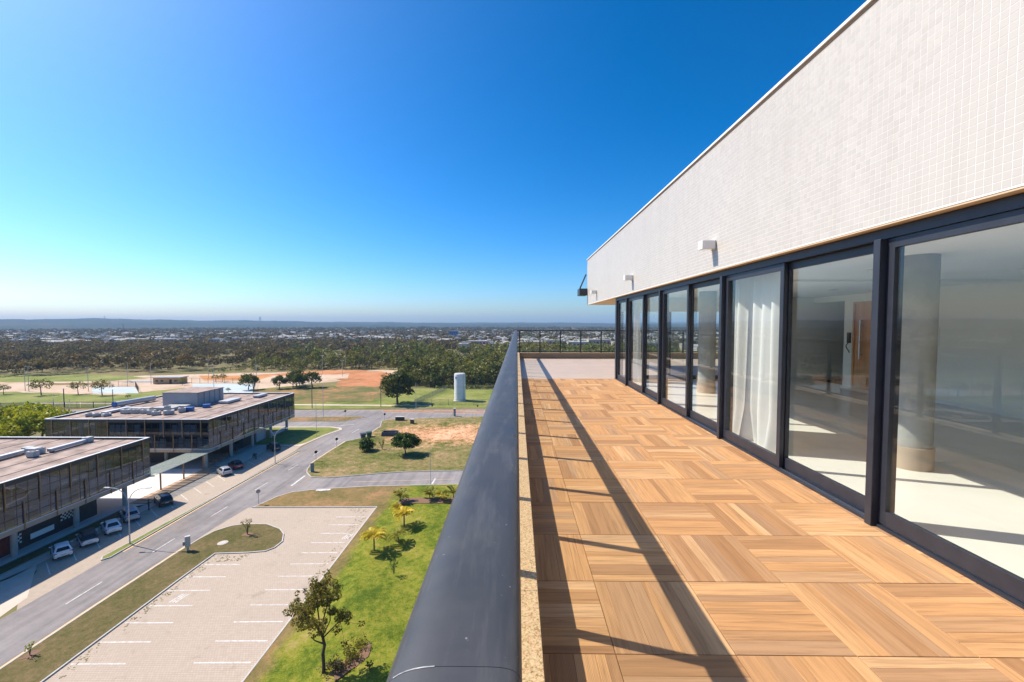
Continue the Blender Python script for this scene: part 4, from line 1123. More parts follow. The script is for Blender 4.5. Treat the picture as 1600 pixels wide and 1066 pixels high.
# woodland
WL = [(-470,205),(-350,214),(-279,226),(-240,252),(-205,246),(-190,270),(-170,300),(-185,440),(-330,500),(-760,520),(-760,300)]
WM = [(-190,270),(-150,262),(-95,268),(-60,300),(-100,425),(-185,440)]
WR = [(-85,268),(-62,236),(-58,200),(-40,192),(80,192),(150,420),(-60,420),(-105,425)]
templ = [make_tree_meshes(60+i, 5.5+i*0.4, 2.6+0.2*i, 1.7+0.2*(i%3), 3.6+0.25*i, 16, 1.15, 10.0, 0.72, LEAFDRY, BARKD, 0.14, 4, -0.5, 0.65) for i in range(5)]
templR = [make_tree_meshes(80+i, 6+i*0.5, 2.8+0.3*i, 2.1+0.25*(i%3), 3.6+0.3*i, 18, 1.25, 10.0, 0.72, LEAFRO, BARKD, 0.16, 4, -0.7, 0.65) for i in range(4)]
CLR = [(-150,345,20,62),(-232,315,16,46),(-112,372,13,60),(-42,330,11,56),(-330,345,24,58),(-440,370,30,60),(-190,400,22,45),(-66,395,14,40),(-560,400,40,60),(-270,420,26,44)]
sites = []
def scatter(P, n, mind, seed, typ):
    rr = random.Random(seed); xs = [p[0] for p in P]; ys = [p[1] for p in P]
    cell = {}; got = 0; tries = 0
    while got < n and tries < n*8:
        tries += 1
        x, y_ = rr.uniform(min(xs), max(xs)), rr.uniform(min(ys), max(ys))
        if not inpoly(x, y_, P): continue
        if any(((x-cx)/rx)**2+((y_-cy)/ry)**2 < 1+0.35*sin(x*0.3)*sin(y_*0.2) for cx, cy, rx, ry in CLR): continue
        pn = sin(x*0.045+1.1*sin(y_*0.03))*sin(y_*0.05+0.9*sin(x*0.037)) + 0.4*sin(x*0.13)*sin(y_*0.11)
        if pn < (-0.55 if typ == 0 else -0.3) and rr.random() < 0.85: continue
        k = (int(x//mind), int(y_//mind))
        if k in cell: continue
        cell[k] = 1; got += 1
        sites.append((x, y_, typ, rr.choice([0.55,0.75,0.9,1.0,1.15,1.3,1.65])*rr.uniform(0.85, 1.15)*(0.86 if typ == 0 else 1.0), rr.uniform(0, 6.28), min(1, max(0, 0.5+0.42*pn+rr.uniform(-.35,.35)))))
scatter(WL, 4600, 4.6, 1, 0)
scatter(WM, 330, 6.0, 2, 2)
scatter(WR, 1700, 4.4, 3, 1)
def inview(x, y_): return y_ > 10 and -1.28 < x/y_ < -0.02
nearest = sorted([q for q in range(len(sites)) if inview(sites[q][0], sites[q][1])], key=lambda q: math.hypot(sites[q][0], sites[q][1]))
indw = set(nearest[:280])
SV = {0: [], 1: []}; ST = {0: [], 1: []}
tv = {}
for nm, tl in ((0, templ), (1, templR)):
    tv[nm] = []
    for cm, tm in tl:
        a = np.empty(len(cm.vertices)*3, np.float32); cm.vertices.foreach_get('co', a); a = a.reshape(-1,4,3)
        tv[nm].append(a)
for q, (x, y_, typ, s_, rz, tn) in enumerate(sites):
    nm = 1 if typ == 1 or (typ == 2 and tn > 0.4) else 0
    k = q % len(templ if nm == 0 else templR)
    if q in indw:
        put_tree('woodland_tree', (templ if nm == 0 else templR)[k], (x, y_, 0),
                 'dry grey green tree along the front of the left woodland' if nm == 0 else 'leafy green tree in the near edge of the right hand woodland', rz, s_, 'left woodland edge trees' if nm == 0 else 'right woodland edge trees')
    else:
        a = tv[nm][k]
        step = 1 if math.hypot(x, y_) < 300 else 2
        a = a[::step].reshape(-1,3)
        cen = a.reshape(-1,4,3).mean(1).repeat(4, 0)
        a = cen + (a-cen)*(1.0 if step == 1 else 1.4)
        c, s2 = cos(rz)*s_, sin(rz)*s_
        SV[nm].append(np.stack([a[:,0]*c-a[:,1]*s2+x, a[:,0]*s2+a[:,1]*c+y_, a[:,2]*s_], 1)); ST[nm].append(np.full(len(a), tn))
for nm, m, lab in ((0, LEAFT, 'dry brown green scrub woodland stretching behind the sports courts'), (1, LEAFR, 'green woodland thicket behind the white tank')):
    V = np.concatenate(SV[nm]); kind(link('woodland', npmesh('woodland', V, np.arange(len(V)).reshape(-1,4), m, np.concatenate(ST[nm]))), 'stuff', lab, 'woodland')
# undergrowth between the grove trees
def undergrowth(P, n, seed, m, lab):
    rs = np.random.RandomState(seed); pts = []
    xs = [p[0] for p in P]; ys = [p[1] for p in P]
    while len(pts) < n:
        x, y_ = rs.uniform(min(xs), max(xs)), rs.uniform(min(ys), max(ys))
        if inpoly(x, y_, P): pts.append((x, y_, 0.5))
    V, F = leaf_cloud(rs, pts, rs.uniform(0.8,1.8,n), 7, 0.8, 0.6)
    kind(link('undergrowth', npmesh('undergrowth', V, F, m, rs.uniform(0,1,len(V)//4).repeat(4))), 'stuff', lab, 'undergrowth')
undergrowth([(-36,187),(60,187),(60,215),(-50,215)], 1500, 4, LEAFR, 'tall green scrub growing behind the fenced compound')
undergrowth([(-190,250),(-95,262),(-60,300),(-110,470),(-185,490)], 1500, 5, LEAFR, 'patchy green brush between the woodland trees')

# ------------------------------------------------------------------ far town
def house_mesh(w, d, h, roofh, wallm, roofm, flat=False):
    b = MB()
    b.box(-w/2, w/2, -d/2, d/2, 0, h, 0)
    if flat:
        b.box(-w/2-0.2, w/2+0.2, -d/2-0.2, d/2+0.2, h+0.002, h+0.5, 0)
        b.box(-w*0.15, w*0.2, -d*0.2, d*0.25, h+0.5, h+2.2, 0)
    else:
        o_ = 0.6; r_ = w*0.25
        b.add([(-w/2-o_,-d/2-o_,h),(w/2+o_,-d/2-o_,h),(w/2+o_,d/2+o_,h),(-w/2-o_,d/2+o_,h),(-r_,0,h+roofh),(r_,0,h+roofh)],
              [(0,1,5,4),(1,2,5),(2,3,4,5),(3,0,4),(3,2,1,0)], 1)
    for s_ in (-1, 1):     # window openings as dark recess boxes set into the long walls
        for k in range(max(2, int(w/3.5))):
            x = -w/2 + (k+0.5)*w/max(2, int(w/3.5))
            b.box(x-0.6, x+0.6, s_*(d/2)-0.02, s_*(d/2)+0.03, 0.9, 2.2, 2)
            if h > 5: b.box(x-0.6, x+0.6, s_*(d/2)-0.02, s_*(d/2)+0.03, 3.9, 5.2, 2)
    return b
HW = [pm('house_white', (0.56,0.52,0.47), (0.42,0.39,0.35), 0.5, 0.9), pm('house_cream', (0.50,0.41,0.31), (0.42,0.35,0.27), 0.5, 0.9), pm('house_grey', (0.38,0.37,0.36), (0.31,0.30,0.29), 0.5, 0.9), pm('house_pink', (0.62,0.44,0.35), (0.52,0.38,0.30), 0.5, 0.9)]
HR = [pm('roof_terracotta', (0.36,0.17,0.10), (0.28,0.13,0.08), 0.7, 0.9), pm('roof_fibre', (0.34,0.32,0.30), (0.26,0.25,0.24), 0.7, 0.9), pm('roof_metal', (0.48,0.48,0.48), (0.40,0.40,0.40), 0.7, 0.6)]
WDK = pm('window_dark', (0.04,0.045,0.05), (0.06,0.065,0.07), 1, 0.2)
hb = []
for i in range(9):
    w = [9,11,14,10,18,8,12,24,13][i]; d = [8,9,9,7,12,8,10,14,10][i]; h = [3.2,3.3,6.2,3.1,4.5,6.4,3.2,6.0,6.6][i]
    hb.append((house_mesh(w, d, h, [1.7,2,2,1.6,2.2,1.7,2.1,2.0,1.8][i], None, None, i in (2,5,8)), [HW[i % 4] if i not in (2,5,8) else HW[(0,1,0)[(2,5,8).index(i)]], HR[i % 3], WDK]))
hmesh = [b.mesh('house', ms) for b, ms in hb]
HT = ['hip roofed white house in the far town', 'cream house under a grey roof in the far town', 'flat roofed white two storey house in the far town', 'pink house under terracotta roof in far town', 'wide white hall under a grey roof in the far town', 'small flat roofed cream two storey house in the far town', 'grey house under terracotta roof in the far town', 'long pink block under a pale roof in far town', 'flat roofed white block with rooftop room in the far town']
rr = random.Random(77)
hs = []
def town_ok(x, y_):
    if inpoly(x, y_, WL) or inpoly(x, y_, WM) or inpoly(x, y_, WR): return False
    if y_ < 600 and inpoly(x, y_, [(-370,520),(-230,500),(-60,535),(-50,590),(-200,610),(-350,630)]): return False
    return True
used = set()
tries = 0
while len(hs) < 3300 and tries < 90000:
    tries += 1
    y_ = 455*math.exp(rr.uniform(0, 1.75)); x = rr.uniform(-1.35, 1.05)*y_
    if x < -60 and y_ < 520+ (rr.random()*160): continue
    if not town_ok(x, y_) or math.hypot(x, y_) > 2300: continue
    # streets: clusters leave green gaps
    g = sin(x*0.011+1.3)*sin(y_*0.013+0.4) + 0.5*sin(x*0.031)*cos(y_*0.027)
    if g < -0.35 and rr.random() < 0.8: continue
    k = (int(x//15), int(y_//15))
    if k in used: continue
    used.add(k); hs.append((x, y_, rr.choice([0,1,2,3,4,5,6,7,8,3,6,0,3]), rr.choice([0,1,2,3])*pi/2 + 0.2*sin(x*0.003) + rr.uniform(-.08,.08)))
hvis = sorted([q for q in range(len(hs)) if -1.26 < hs[q][0]/hs[q][1] < 0.52], key=lambda q: hs[q][1])
hind = set(hvis[:290])
SVh = []; SFh = []; SMh = []; nh = 0
hv = [(np.array(b.v), b.f, b.m) for b, ms in hb]
allm = HW + HR + [WDK]
for q, (x, y_, k, rz) in enumerate(hs):
    if q in hind:
        o = link('house', hmesh[k], loc=(x, y_, 0)); o.rotation_euler = (0,0,rz)
        tag(o, HT[k], 'house', 'houses of the far town, kind %s' % 'abcdefghi'[k]); o['group'] = HT[k].split(' in ')[0] + 's'
    else:
        V, F, M_ = hv[k]
        c, s2 = cos(rz), sin(rz)
        base = nh
        SVh.append(np.stack([V[:,0]*c-V[:,1]*s2+x, V[:,0]*s2+V[:,1]*c+y_, V[:,2]], 1))
        SFh += [tuple(i+base for i in f) for f in F]
        mm = [allm.index(z) for z in hb[k][1]]
        SMh += [mm[i] for i in M_]
        nh += len(V)
me = bpy.data.meshes.new('far_town'); me.from_pydata(np.concatenate(SVh).tolist(), [], SFh)
for m in allm: me.materials.append(m)
me.polygons.foreach_set('material_index', SMh); me.update()
kind(link('far_town', me), 'stuff', 'hazy mass of small pale houses below the blue hills', 'town')
# trees of the town
rs = np.random.RandomState(9)
pts = []; 
while len(pts) < 11500:
    y_ = 470*math.exp(rs.uniform(0, 1.85)); x = rs.uniform(-1.35, 1.05)*y_
    if inpoly(x, y_, WL) or inpoly(x, y_, WR) or math.hypot(x, y_) > 2350: continue
    if inpoly(x, y_, [(-215,548),(-95,520),(-70,552),(-190,585)]): continue
    s_ = 1.0 + y_/1500
    pts.append((x, y_, rs.uniform(1.5, 3.5)*s_, rs.uniform(2.0, 3.6)*s_))
V = []; T = []
for x, y_, z, r in pts:
    v, f = leaf_cloud(rs, [(x,y_,z)], [r], 10/(r*r)+0.75, r*0.85, 0.8); V.append(v); T.append(np.full(len(v), rs.uniform()))
V = np.concatenate(V)
kind(link('town_trees', npmesh('town_trees', V, np.arange(len(V)).reshape(-1,4), LEAFT, np.concatenate(T))), 'stuff', 'dark tree cover between the houses of the far town', 'trees')

# landmark blocks of the far town
def block_building(name, x, y_, w, d, h, m, label, floors=2, cat='building', rz=0.0):
    t = thing(name, label, cat, (x, y_, 0), rz)
    MB().box(-w/2, w/2, -d/2, d/2, 0, h).build('wall', m, t, rel=False)
    MB().box(-w/2-0.15, w/2+0.15, -d/2-0.15, d/2+0.15, h+0.002, h+0.5).build('roof', HW[2], t, rel=False)
    n = max(2, int(w/4))
    for f in range(floors):
        for k in range(n):
            xx = -w/2+(k+0.5)*w/n; z0 = 0.9+f*(h/floors)
            MB().box(xx-w/n*0.3, xx+w/n*0.3, -d/2-0.05, -d/2+0.02, z0, z0+h/floors*0.5).build('window', WDK, t, rel=False)
    return t
BLUEB = pm('blue_cladding', (0.03,0.20,0.48), (0.025,0.16,0.40), 0.5, 0.6)
CYANB = pm('cyan_cladding', (0.04,0.36,0.55), (0.03,0.30,0.47), 0.5, 0.6)
block_building('building', -120, 800, 16, 10, 15, BLUEB, 'small bright blue building far off left of the white chimney', 3)
block_building('building', -385, 540, 14, 10, 9, CYANB, 'turquoise box building at the back of the woodland', 2)
block_building('building', -362, 548, 26, 12, 4.5, CYANB, 'low turquoise shed next to the turquoise box building', 1)
t = thing('chimney', 'tall white cylindrical chimney standing above far trees', 'chimney', (-66, 665, 0))
MB().cyl(0, 0, 0, 16.5, 1.3, 14, r2=1.1).build('shaft', HW[0], t, smooth=True, rel=False)
MB().cyl(0, 0, 16.5, 17.2, 1.35, 14).build('cap', HW[2], t, rel=False)
for i, (x, y_, w, d, h, mi, lab) in enumerate((
    (-610,560,70,30,6,0,'very long white roofed warehouse at left behind the woodland'), (-520,600,60,22,7,0,'second white warehouse right of the longest one behind woodland'),
    (-48,510,22,14,8,0,'white block just left of the handrail far off'), (14,470,24,16,9,0,'white two storey block nearest the handrail beyond far railing'),
    (42,486,20,14,10,1,'cream block second from the handrail beyond the far railing'), (66,462,22,16,9,0,'white block in the middle beyond the far railing'),
    (92,480,24,15,11,3,'pinkish block right of the middle beyond far railing'), (112,458,18,14,9,1,'cream block close to the glass corner beyond far railing'),
    (134,490,24,14,10,3,'pinkish block seen by the glass corner'))):
    block_building('building', x, y_, w, d, h, HW[mi], lab, 2, rz=R.uniform(-.1,.1))
# masts
def mast(x, y_, h, wd, label, m):
    t = thing('antenna_mast', label, 'mast', (x, y_, 0 if y_ < 3000 else 66))
    b = MB()
    for sx, sy in ((-1,-1),(1,-1),(1,1),(-1,1)): b.tube([(sx*wd,sy*wd,0),(sx*wd*0.25,sy*wd*0.25,h)], wd*0.13, 4)
    b.build('leg', m, t, rel=False)
    b = MB()
    n = 12
    for i in range(n):
        a = 1-0.75*i/n; c = 1-0.75*(i+1)/n; z0, z1 = h*i/n, h*(i+1)/n
        for (p, q) in (((-1,-1),(1,-1)),((1,-1),(1,1)),((1,1),(-1,1)),((-1,1),(-1,-1))):
            b.tube([(p[0]*wd*a,p[1]*wd*a,z0),(q[0]*wd*c,q[1]*wd*c,z1)], wd*0.07, 4)
    b.build('lattice', m, t, rel=False)
REDST = pm('mast_paint', (0.42,0.20,0.15), (0.5,0.45,0.42), 0.1, 0.8)
mast(-905, 960, 27, 1.4, 'red and white lattice antenna mast rising from the far town', REDST)
mast(-3000, 4900, 48, 8, 'lattice tower on the crest of the hills', HW[2])
mast(-3700, 3750, 34, 4, 'thin lattice mast on the hilltop at the left', HW[2])

# ------------------------------------------------------------------ glass office buildings
BRONZE = pm('bronze_fin', (0.34,0.19,0.08), (0.26,0.14,0.06), 3, 0.6)
ROOFC = pm('roof_membrane', (0.40,0.30,0.245), (0.21,0.15,0.12), 0.5, 0.95, 0.15, detail=9)
ROOFJ = pm('roof_joint', (0.13,0.105,0.09), (0.10,0.08,0.07), 1, 0.95)
EDGE = pm('slab_edge', (0.44,0.34,0.25), (0.38,0.29,0.22), 0.8, 0.85)
CAPW = pm('white_flashing', (0.72,0.72,0.72), (0.64,0.64,0.64), 2, 0.5)
COLM = pm('pilotis_concrete', (0.42,0.40,0.37), (0.34,0.33,0.31), 1.2, 0.9, 0.1)
DARKF = pm('mullion_dark', (0.03,0.027,0.025), (0.04,0.035,0.03), 5, 0.5)
BLIND = pm('window_blind', (0.62,0.67,0.74), (0.46,0.51,0.58), 0.6, 0.8, rnd=True)
INTW = pm('office_interior', (0.12,0.125,0.13), (0.06,0.065,0.07), 0.3, 0.9)
GRAYB = pm('grey_block', (0.40,0.385,0.385), (0.36,0.345,0.345), 0.3, 0.9)
SHOP = pm('shop_dark', (0.035,0.025,0.025), (0.05,0.035,0.03), 1, 0.6)
MURALR = pm('mural_red', (0.22,0.03,0.02), (0.12,0.02,0.015), 1.5, 0.7)
LWALL = pm('lobby_wall', (0.45,0.46,0.48), (0.40,0.41,0.43), 0.5, 0.8)
def office(x0, x1, y0, y1, label, south):
    t = thing('office_building', label, 'building', (x1, y0, 0))
    ZB, ZR = 3.4, 10.0
    # slabs and roof
    MB().box(x0, x1, y0, y1, ZB, ZB+0.62).build('lower_slab', EDGE, t)
    MB().box(x0+0.3, x1-0.3, y0+0.3, y1-0.3, 6.55, 6.95).build('middle_slab', EDGE, t)
    MB().box(x0+0.2, x1-0.2, y0+0.2, y1-0.2, 9.2, 9.72).build('roof', ROOFC, t)
    b = MB()
    b.box(x0, x1, y0, y0+0.2, 9.45, ZR); b.box(x0, x1, y1-0.2, y1, 9.45, ZR); b.box(x0, x0+0.2, y0+0.2, y1-0.2, 9.45, ZR); b.box(x1-0.2, x1, y0+0.2, y1-0.2, 9.45, ZR)
    b.build('parapet', DARKF, t)
    b = MB(); e = 0.06
    b.box(x0-e, x1+e, y0-e, y0+0.28, ZR+0.002, ZR+0.07); b.box(x0-e, x1+e, y1-0.28, y1+e, ZR+0.002, ZR+0.07)
    b.box(x0-e, x0+0.28, y0+0.281, y1-0.281, ZR+0.002, ZR+0.07); b.box(x1-0.28, x1+e, y0+0.281, y1-0.281, ZR+0.002, ZR+0.07)
    b.build('flashing', CAPW, t)
    MB().box(x1+0.003, x1+0.07, y0, y1, ZB+0.64, ZB+0.74).build('flashing', CAPW, t)
    MB().box(x0, x1+0.07, y0-0.07, y0-0.003, ZB+0.64, ZB+0.74).build('flashing', CAPW, t)
    # membrane joints
    for k in range(1, 9):
        xx = x0 + (x1-x0)*k/9
        MB().box(xx-0.06, xx+0.06, y0+0.5, y1-0.5, 9.722, 9.76).build('roof_joint', ROOFJ, t)
    # interior core and partitions
    MB().box(x0+5, x1-5, y0+5, y1-5, ZB+0.63, 9.15).build('core_wall', INTW, t)
    # facades
    def facade(n0, n1, P):
        L = n1-n0; n = int(round(L/1.25)); w = L/n
        for i in range(n):
            a, c = n0+i*w+0.03, n0+(i+1)*w-0.03
            for (z0, z1) in ((ZB+0.76, 6.62), (6.72, 9.44)):
                P(a, c, z0, z1, 0.0, 0.02).build('window_pane', TGLASS, t)
                if R.random() < 0.62:
                    zz = z0+0.1 if R.random() < 0.75 else z0+0.9
                    P(a+0.02, c-0.02, zz, z1-R.choice([0.25,0.6,0.6,1.0]), -0.30, -0.28).build('blind', BLIND, t)
        b = MB()
        for i in range(n+1):
            q = n0+i*w
            m = P(q-0.028, q+0.028, ZB+0.75, 9.44, -0.06, 0.03); b.add(m.v, m.f)
        for z in (6.67, 5.2, 8.0, 9.42):
            m = P(n0, n1, z-0.035, z+0.035, -0.05, 0.035); b.add(m.v, m.f)
        b.build('mullion', DARKF, t)
        # bronze fins, upper and lower storeys staggered
        q = n0+1.4
        k = 0
        while q < n1-0.3:
            P(q-0.05, q+0.05, 6.45, 9.9, 0.045, 0.16).build('fin', BRONZE, t)
            if q+1.9 < n1: P(q+1.85, q+1.95, 3.35, 6.9, 0.05, 0.16).build('fin', BRONZE, t)
            q += 3.74
    def PE(a, c, z0, z1, d0, d1): return MB().box(x1+d0-0.05, x1+d1-0.05, a, c, z0, z1)
    def PS(a, c, z0, z1, d0, d1): return MB().box(a, c, y0-d1+0.05, y0-d0+0.05, z0, z1)
    facade(y0+0.02, y1-0.02, PE)
    if south: facade(x0+0.02, x1-0.1, PS)
    else: MB().box(x0, x1-0.2, y1-0.03, y1-0.01, ZB+0.63, 9.44).build('window_pane', TGLASS, t)
    MB().box(x0+0.03, x0+0.05, y0+0.1, y1-0.1, ZB+0.63, 9.44).build('window_pane', TGLASS, t)
    MB().box(x0+0.1, x1-0.2, y1-0.035, y1-0.015, ZB+0.63, 9.44).build('window_pane', TGLASS, t) if south else None
    # pilotis
    yy = y1-3.3 if not south else y0+0.9
    dy = -7.45 if not south else 7.45
    for k in range(5):
        if y0 < yy+dy*k < y1:
            MB().cyl(x1-1.4, yy+dy*k, 0, ZB-0.002, 0.33, 18).build('pillar', COLM, t, smooth=True)
            MB().cyl(x1-9.4, yy+dy*k, 0, ZB-0.002, 0.33, 18).build('pillar', COLM, t, smooth=True)
    if south:
        for k in range(1, 4): MB().cyl(x1-1.4-8*k, y0+0.9, 0, ZB-0.002, 0.33, 18).build('pillar', COLM, t, smooth=True)
    return t
OA = office(-94.2, -61.4, 36.4, 69.1, 'near two storey dark glass office raised on round pillars, cut by the left edge', False)
OB = office(-94.1, -61.2, 82.3, 114.6, 'far two storey dark glass office raised on round pillars beside the street', True)
# ground floor under building A: shop with murals
MB().box(-93.8, -63.9, 36.8, 62.4, 0, 3.39).build('shop_wall', SHOP, OA)
MB().box(-94, -61.9, 36.5, 69.0, -0.02, 0.03).build('ground_slab', PLAZA, OA)
MB().box(-63.86, -63.80, 49.0, 52.2, 0.2, 2.3).build('mural', MURALR, OA)
def checker(y0, n, z0, mz, seed):
    rr_ = random.Random(seed)
    b = MB()
    for i in range(n):
        for j in range(mz):
            if (i+j) % 2 == 0: 
                a = 0.25; b.box(-63.795+0.0, -63.775, y0+i*a, y0+i*a+a*0.96, z0+j*0.25 + 0.05*sin(i), z0+j*0.25+0.24 + 0.05*sin(i))
    return b
checker(51.3, 5, 0.9, 5, 1).build('mural_checks', WHITEP, OA)
checker(57.2, 8, 1.4, 4, 2).build('mural_checks', WHITEP, OA)
sg = MB().box(-63.80, -63.72, 53.5, 56.3, 0.75, 1.45).build('sign_board', WHITEP, OA)
# ground floor under building B
MB().box(-93.5, -64.2, 92.5, 101.5, 0, 3.39).build('shop_wall', SHOP, OB)
MB().box(-80, -63.8, 101.6, 105.5, 0, 3.39).build('lobby_wall', LWALL, OB)
MB().box(-93.5, -70, 86.0, 92.0, 0, 3.39).build('shop_wall', SHOP, OB)
MB().box(-64.0, -63.9, 94.0, 96.6, 0.4, 2.4).build('shop_window', TGLASS, OB)
MB().box(-63.0, -62.9, 105.6, 113.5, 0.1, 1.0).build('low_wall', LWALL, OB)
MB().box(-94, -61.5, 82.5, 99.0, -0.02, 0.034).build('ground_slab', COLM, OB)

# bistro chairs crowd under B left as furniture: simple wooden tables and stools
TWOOD = pm('cafe_wood', (0.30,0.17,0.075), (0.22,0.12,0.055), 3, 0.6)
gi = 0
for i, (x, y_) in enumerate(((-62.7,84.6),(-63.0,86.6),(-62.6,88.2),(-63.4,90.4),(-62.8,91.8))):
    t = thing('cafe_table', 'small wooden cafe table in the shade under the far office', 'table', (x, y_, 0.034), 0.3*i, 'cafe tables under the far office')
    MB().box(-0.35, 0.35, -0.35, 0.35, 0.72, 0.76).build('table_top', TWOOD, t, rel=False)
    for sx in (-1, 1):
        for sy in (-1, 1): MB().box(sx*0.3-0.025, sx*0.3+0.025, sy*0.3-0.025, sy*0.3+0.025, 0, 0.719).build('leg', TWOOD, t, rel=False)
    for s_ in (-1, 1):
        c = thing('cafe_chair', 'wooden cafe chair in the shade under the far office', 'chair', (x+s_*0.62*cos(0.3*i), y_+s_*0.62*sin(0.3*i), 0.034), 0.3*i+(0 if s_ > 0 else pi), 'cafe chairs under the far office')
        MB().box(-0.2, 0.2, -0.2, 0.2, 0.43, 0.46).build('seat', TWOOD, c, rel=False)
        MB().box(0.17, 0.2, -0.2, 0.2, 0.55, 0.9).build('backrest', TWOOD, c, rel=False)
        for sx in (-1, 1):
            for sy in (-1, 1): MB().box(sx*0.18-0.018, sx*0.18+0.018, sy*0.18-0.018, sy*0.18+0.018, 0, 0.429 if sx < 0 else 0.549).build('leg', TWOOD, c, rel=False)

# canopy between the two buildings
def frosted():
    m, nt, bs = nodes('canopy_glass'); nt.nodes.remove(bs)
    v = coords(nt); f = noise(nt, v, 0.8, 6)
    d = N(nt, 'ShaderNodeBsdfDiffuse'); nt.links.new(ramp(nt, f, [(0.35, (0.50,0.56,0.50)), (0.65, (0.60,0.65,0.60))]), d.inputs[0])
    tr_ = N(nt, 'ShaderNodeBsdfTransparent'); tr_.inputs[0].default_value = (0.90,0.93,0.90,1)
    gl = N(nt, 'ShaderNodeBsdfGlossy'); gl.inputs['Roughness'].default_value = 0.08
    mx = N(nt, 'ShaderNodeMixShader'); mx.inputs[0].default_value = 0.72
    nt.links.new(d.outputs[0], mx.inputs[1]); nt.links.new(tr_.outputs[0], mx.inputs[2])
    m2 = N(nt, 'ShaderNodeMixShader'); m2.inputs[0].default_value = 0.08
    nt.links.new(mx.outputs[0], m2.inputs[1]); nt.links.new(gl.outputs[0], m2.inputs[2])
    nt.links.new(m2.outputs[0], nt.nodes['Material Output'].inputs[0])
    return m
CANG = frosted()
t = thing('canopy', 'pale green flat canopy linking the two glass offices', 'canopy', (-62.2, 75, 0))
MB().box(-64.6, -60.3, 68.0, 84.5, 3.72, 3.80).build('canopy_roof', CANG, t)
b = MB()
for k in range(9): b.box(-64.5, -60.4, 68.6+k*1.9, 68.7+k*1.9, 3.56, 3.718)
b.build('cross_beam', DARKF, t)
MB().box(-62.3, -62.1, 68.1, 84.4, 3.36, 3.558).build('beam', DARKF, t)
for yy in (71.9, 77.0, 82.0):
    MB().box(-62.29, -62.11, yy-0.09, yy+0.09, 0.0, 3.358).build('pillar', BRONZE, t)
deck = kind(MB().box(-62.6, -59.45, 66.2, 84.0, 0.0, 0.03).build('boardwalk_shadow_base', ROOFJ), 'structure')  # dark base showing between slabs paints the canopy beams' shadow stripes
DECKP = pm('deck_slab', (0.50,0.335,0.225), (0.44,0.29,0.195), 0.6, 0.9, rnd=True)
dm = MB().box(0, 3.0, 0, 1.0, 0, 0.02).mesh('slab', DECKP)
for k in range(14):  # slabs spaced apart so the dark gaps read as beam shadows
    link('slab', dm, deck, loc=(-62.55, 66.4+k*1.25, 0.031))

# roof equipment
GALV = pm('galvanised', (0.50,0.51,0.53), (0.40,0.41,0.43), 1.5, 0.5, metal=0.3)
ACW = pm('ac_white', (0.46,0.455,0.445), (0.33,0.33,0.32), 1.5, 0.6)
BLUET = pm('blue_paint', (0.03,0.13,0.40), (0.025,0.11,0.34), 1, 0.5)
t = thing('plant_room', 'big windowless grey plant room on the far office roof', 'plant room', (-77, 100, 9.72))
b = MB(); b.box(-82.6, -74.4, 96.8, 105.5, 9.722, 12.9); b.build('wall', GRAYB, t)
for k in range(5): MB().box(-74.397, -74.2, 97.1+k*1.75, 97.4+k*1.75, 9.723, 12.85).build('rib', GRAYB, t)
MB().box(-82.7, -74.15, 96.7, 105.6, 12.902, 13.0).build('roof', ROOFC, t)
t = thing('water_tank', 'long silver cylindrical tank with blue end lying on roof', 'tank', (-93, 98, 9.73))
b = MB(); b.tube([(-92.2,94.8,10.5),(-90.4,103.5,10.5)], 0.62, 22); b.build('shell', GALV, t, smooth=True)
b = MB(); b.tube([(-92.22,94.72,10.5),(-92.13,95.1,10.5)], 0.66, 22); b.build('end_cap', BLUET, t, smooth=True)
for q in (0.2, 0.8):
    MB().box(-92.2+1.8*q-0.5, -92.2+1.8*q+0.5, 94.8+8.7*q-0.15, 94.8+8.7*q+0.15, 9.721, 9.95).build('saddle', GALV, t)
def ac_unit(x, y_, z, w, d, h, label, rz=0.0, fan=True, m=None):
    t = thing('condenser_unit', label, 'air conditioner', (x, y_, z), rz, 'rooftop condenser units')
    MB().box(-w/2, w/2, -d/2, d/2, 0.12, h).build('casing', m or ACW, t, rel=False, bevel=0.02)
    MB().box(-w/2+0.05, w/2-0.05, -d/2+0.05, d/2-0.05, 0.0, 0.119).build('base', ROOFJ, t, rel=False)
    if fan: MB().cyl(0, 0, h+0.001, h+0.06, min(w,d)*0.36, 14).build('fan_grille', DARKF, t, rel=False)
lab_ac = 'grey condenser unit in the cluster on far office roof'
for i, (x, y_, w, d, h) in enumerate(((-84,89,1.6,1.0,0.9),(-82,89.3,1.2,1.0,0.9),(-80.2,89.4,1.4,1.0,0.8),(-78,88.5,1.3,1.2,0.9),(-76.2,87.6,1.4,1.1,0.8),(-75.8,90,1.0,1.0,1.5),(-74.0,88.2,1.8,1.1,0.9),(-73.0,90.5,1.3,1.0,1.0),(-87.3,86.0,1.3,1.0,0.7),(-89,86.2,1.4,1.0,0.7),(-85.6,86.4,1.3,1.0,0.6))):
    ac_unit(x, y_, 9.724, w, d, h, ('%s condenser unit counted from the left in the rooftop cluster before the plant room' % ['fourth','fifth','sixth','seventh','eighth','tall ninth','tenth','eleventh','third','first','second'][i] if i != 8 else 'third condenser unit counted from the left in the rooftop cluster near the roof edge'), 0.1*i)
ac_unit(-72.3, 91.6, 9.724, 1.6, 1.0, 0.9, 'blue wrapped unit on the far office roof near the plant room', 0.2, False, BLUET)
ac_unit(-71.4, 95.6, 9.724, 1.4, 1.0, 0.8, 'dark blue unit at the foot of the plant room', 0.4, False, BLUET)
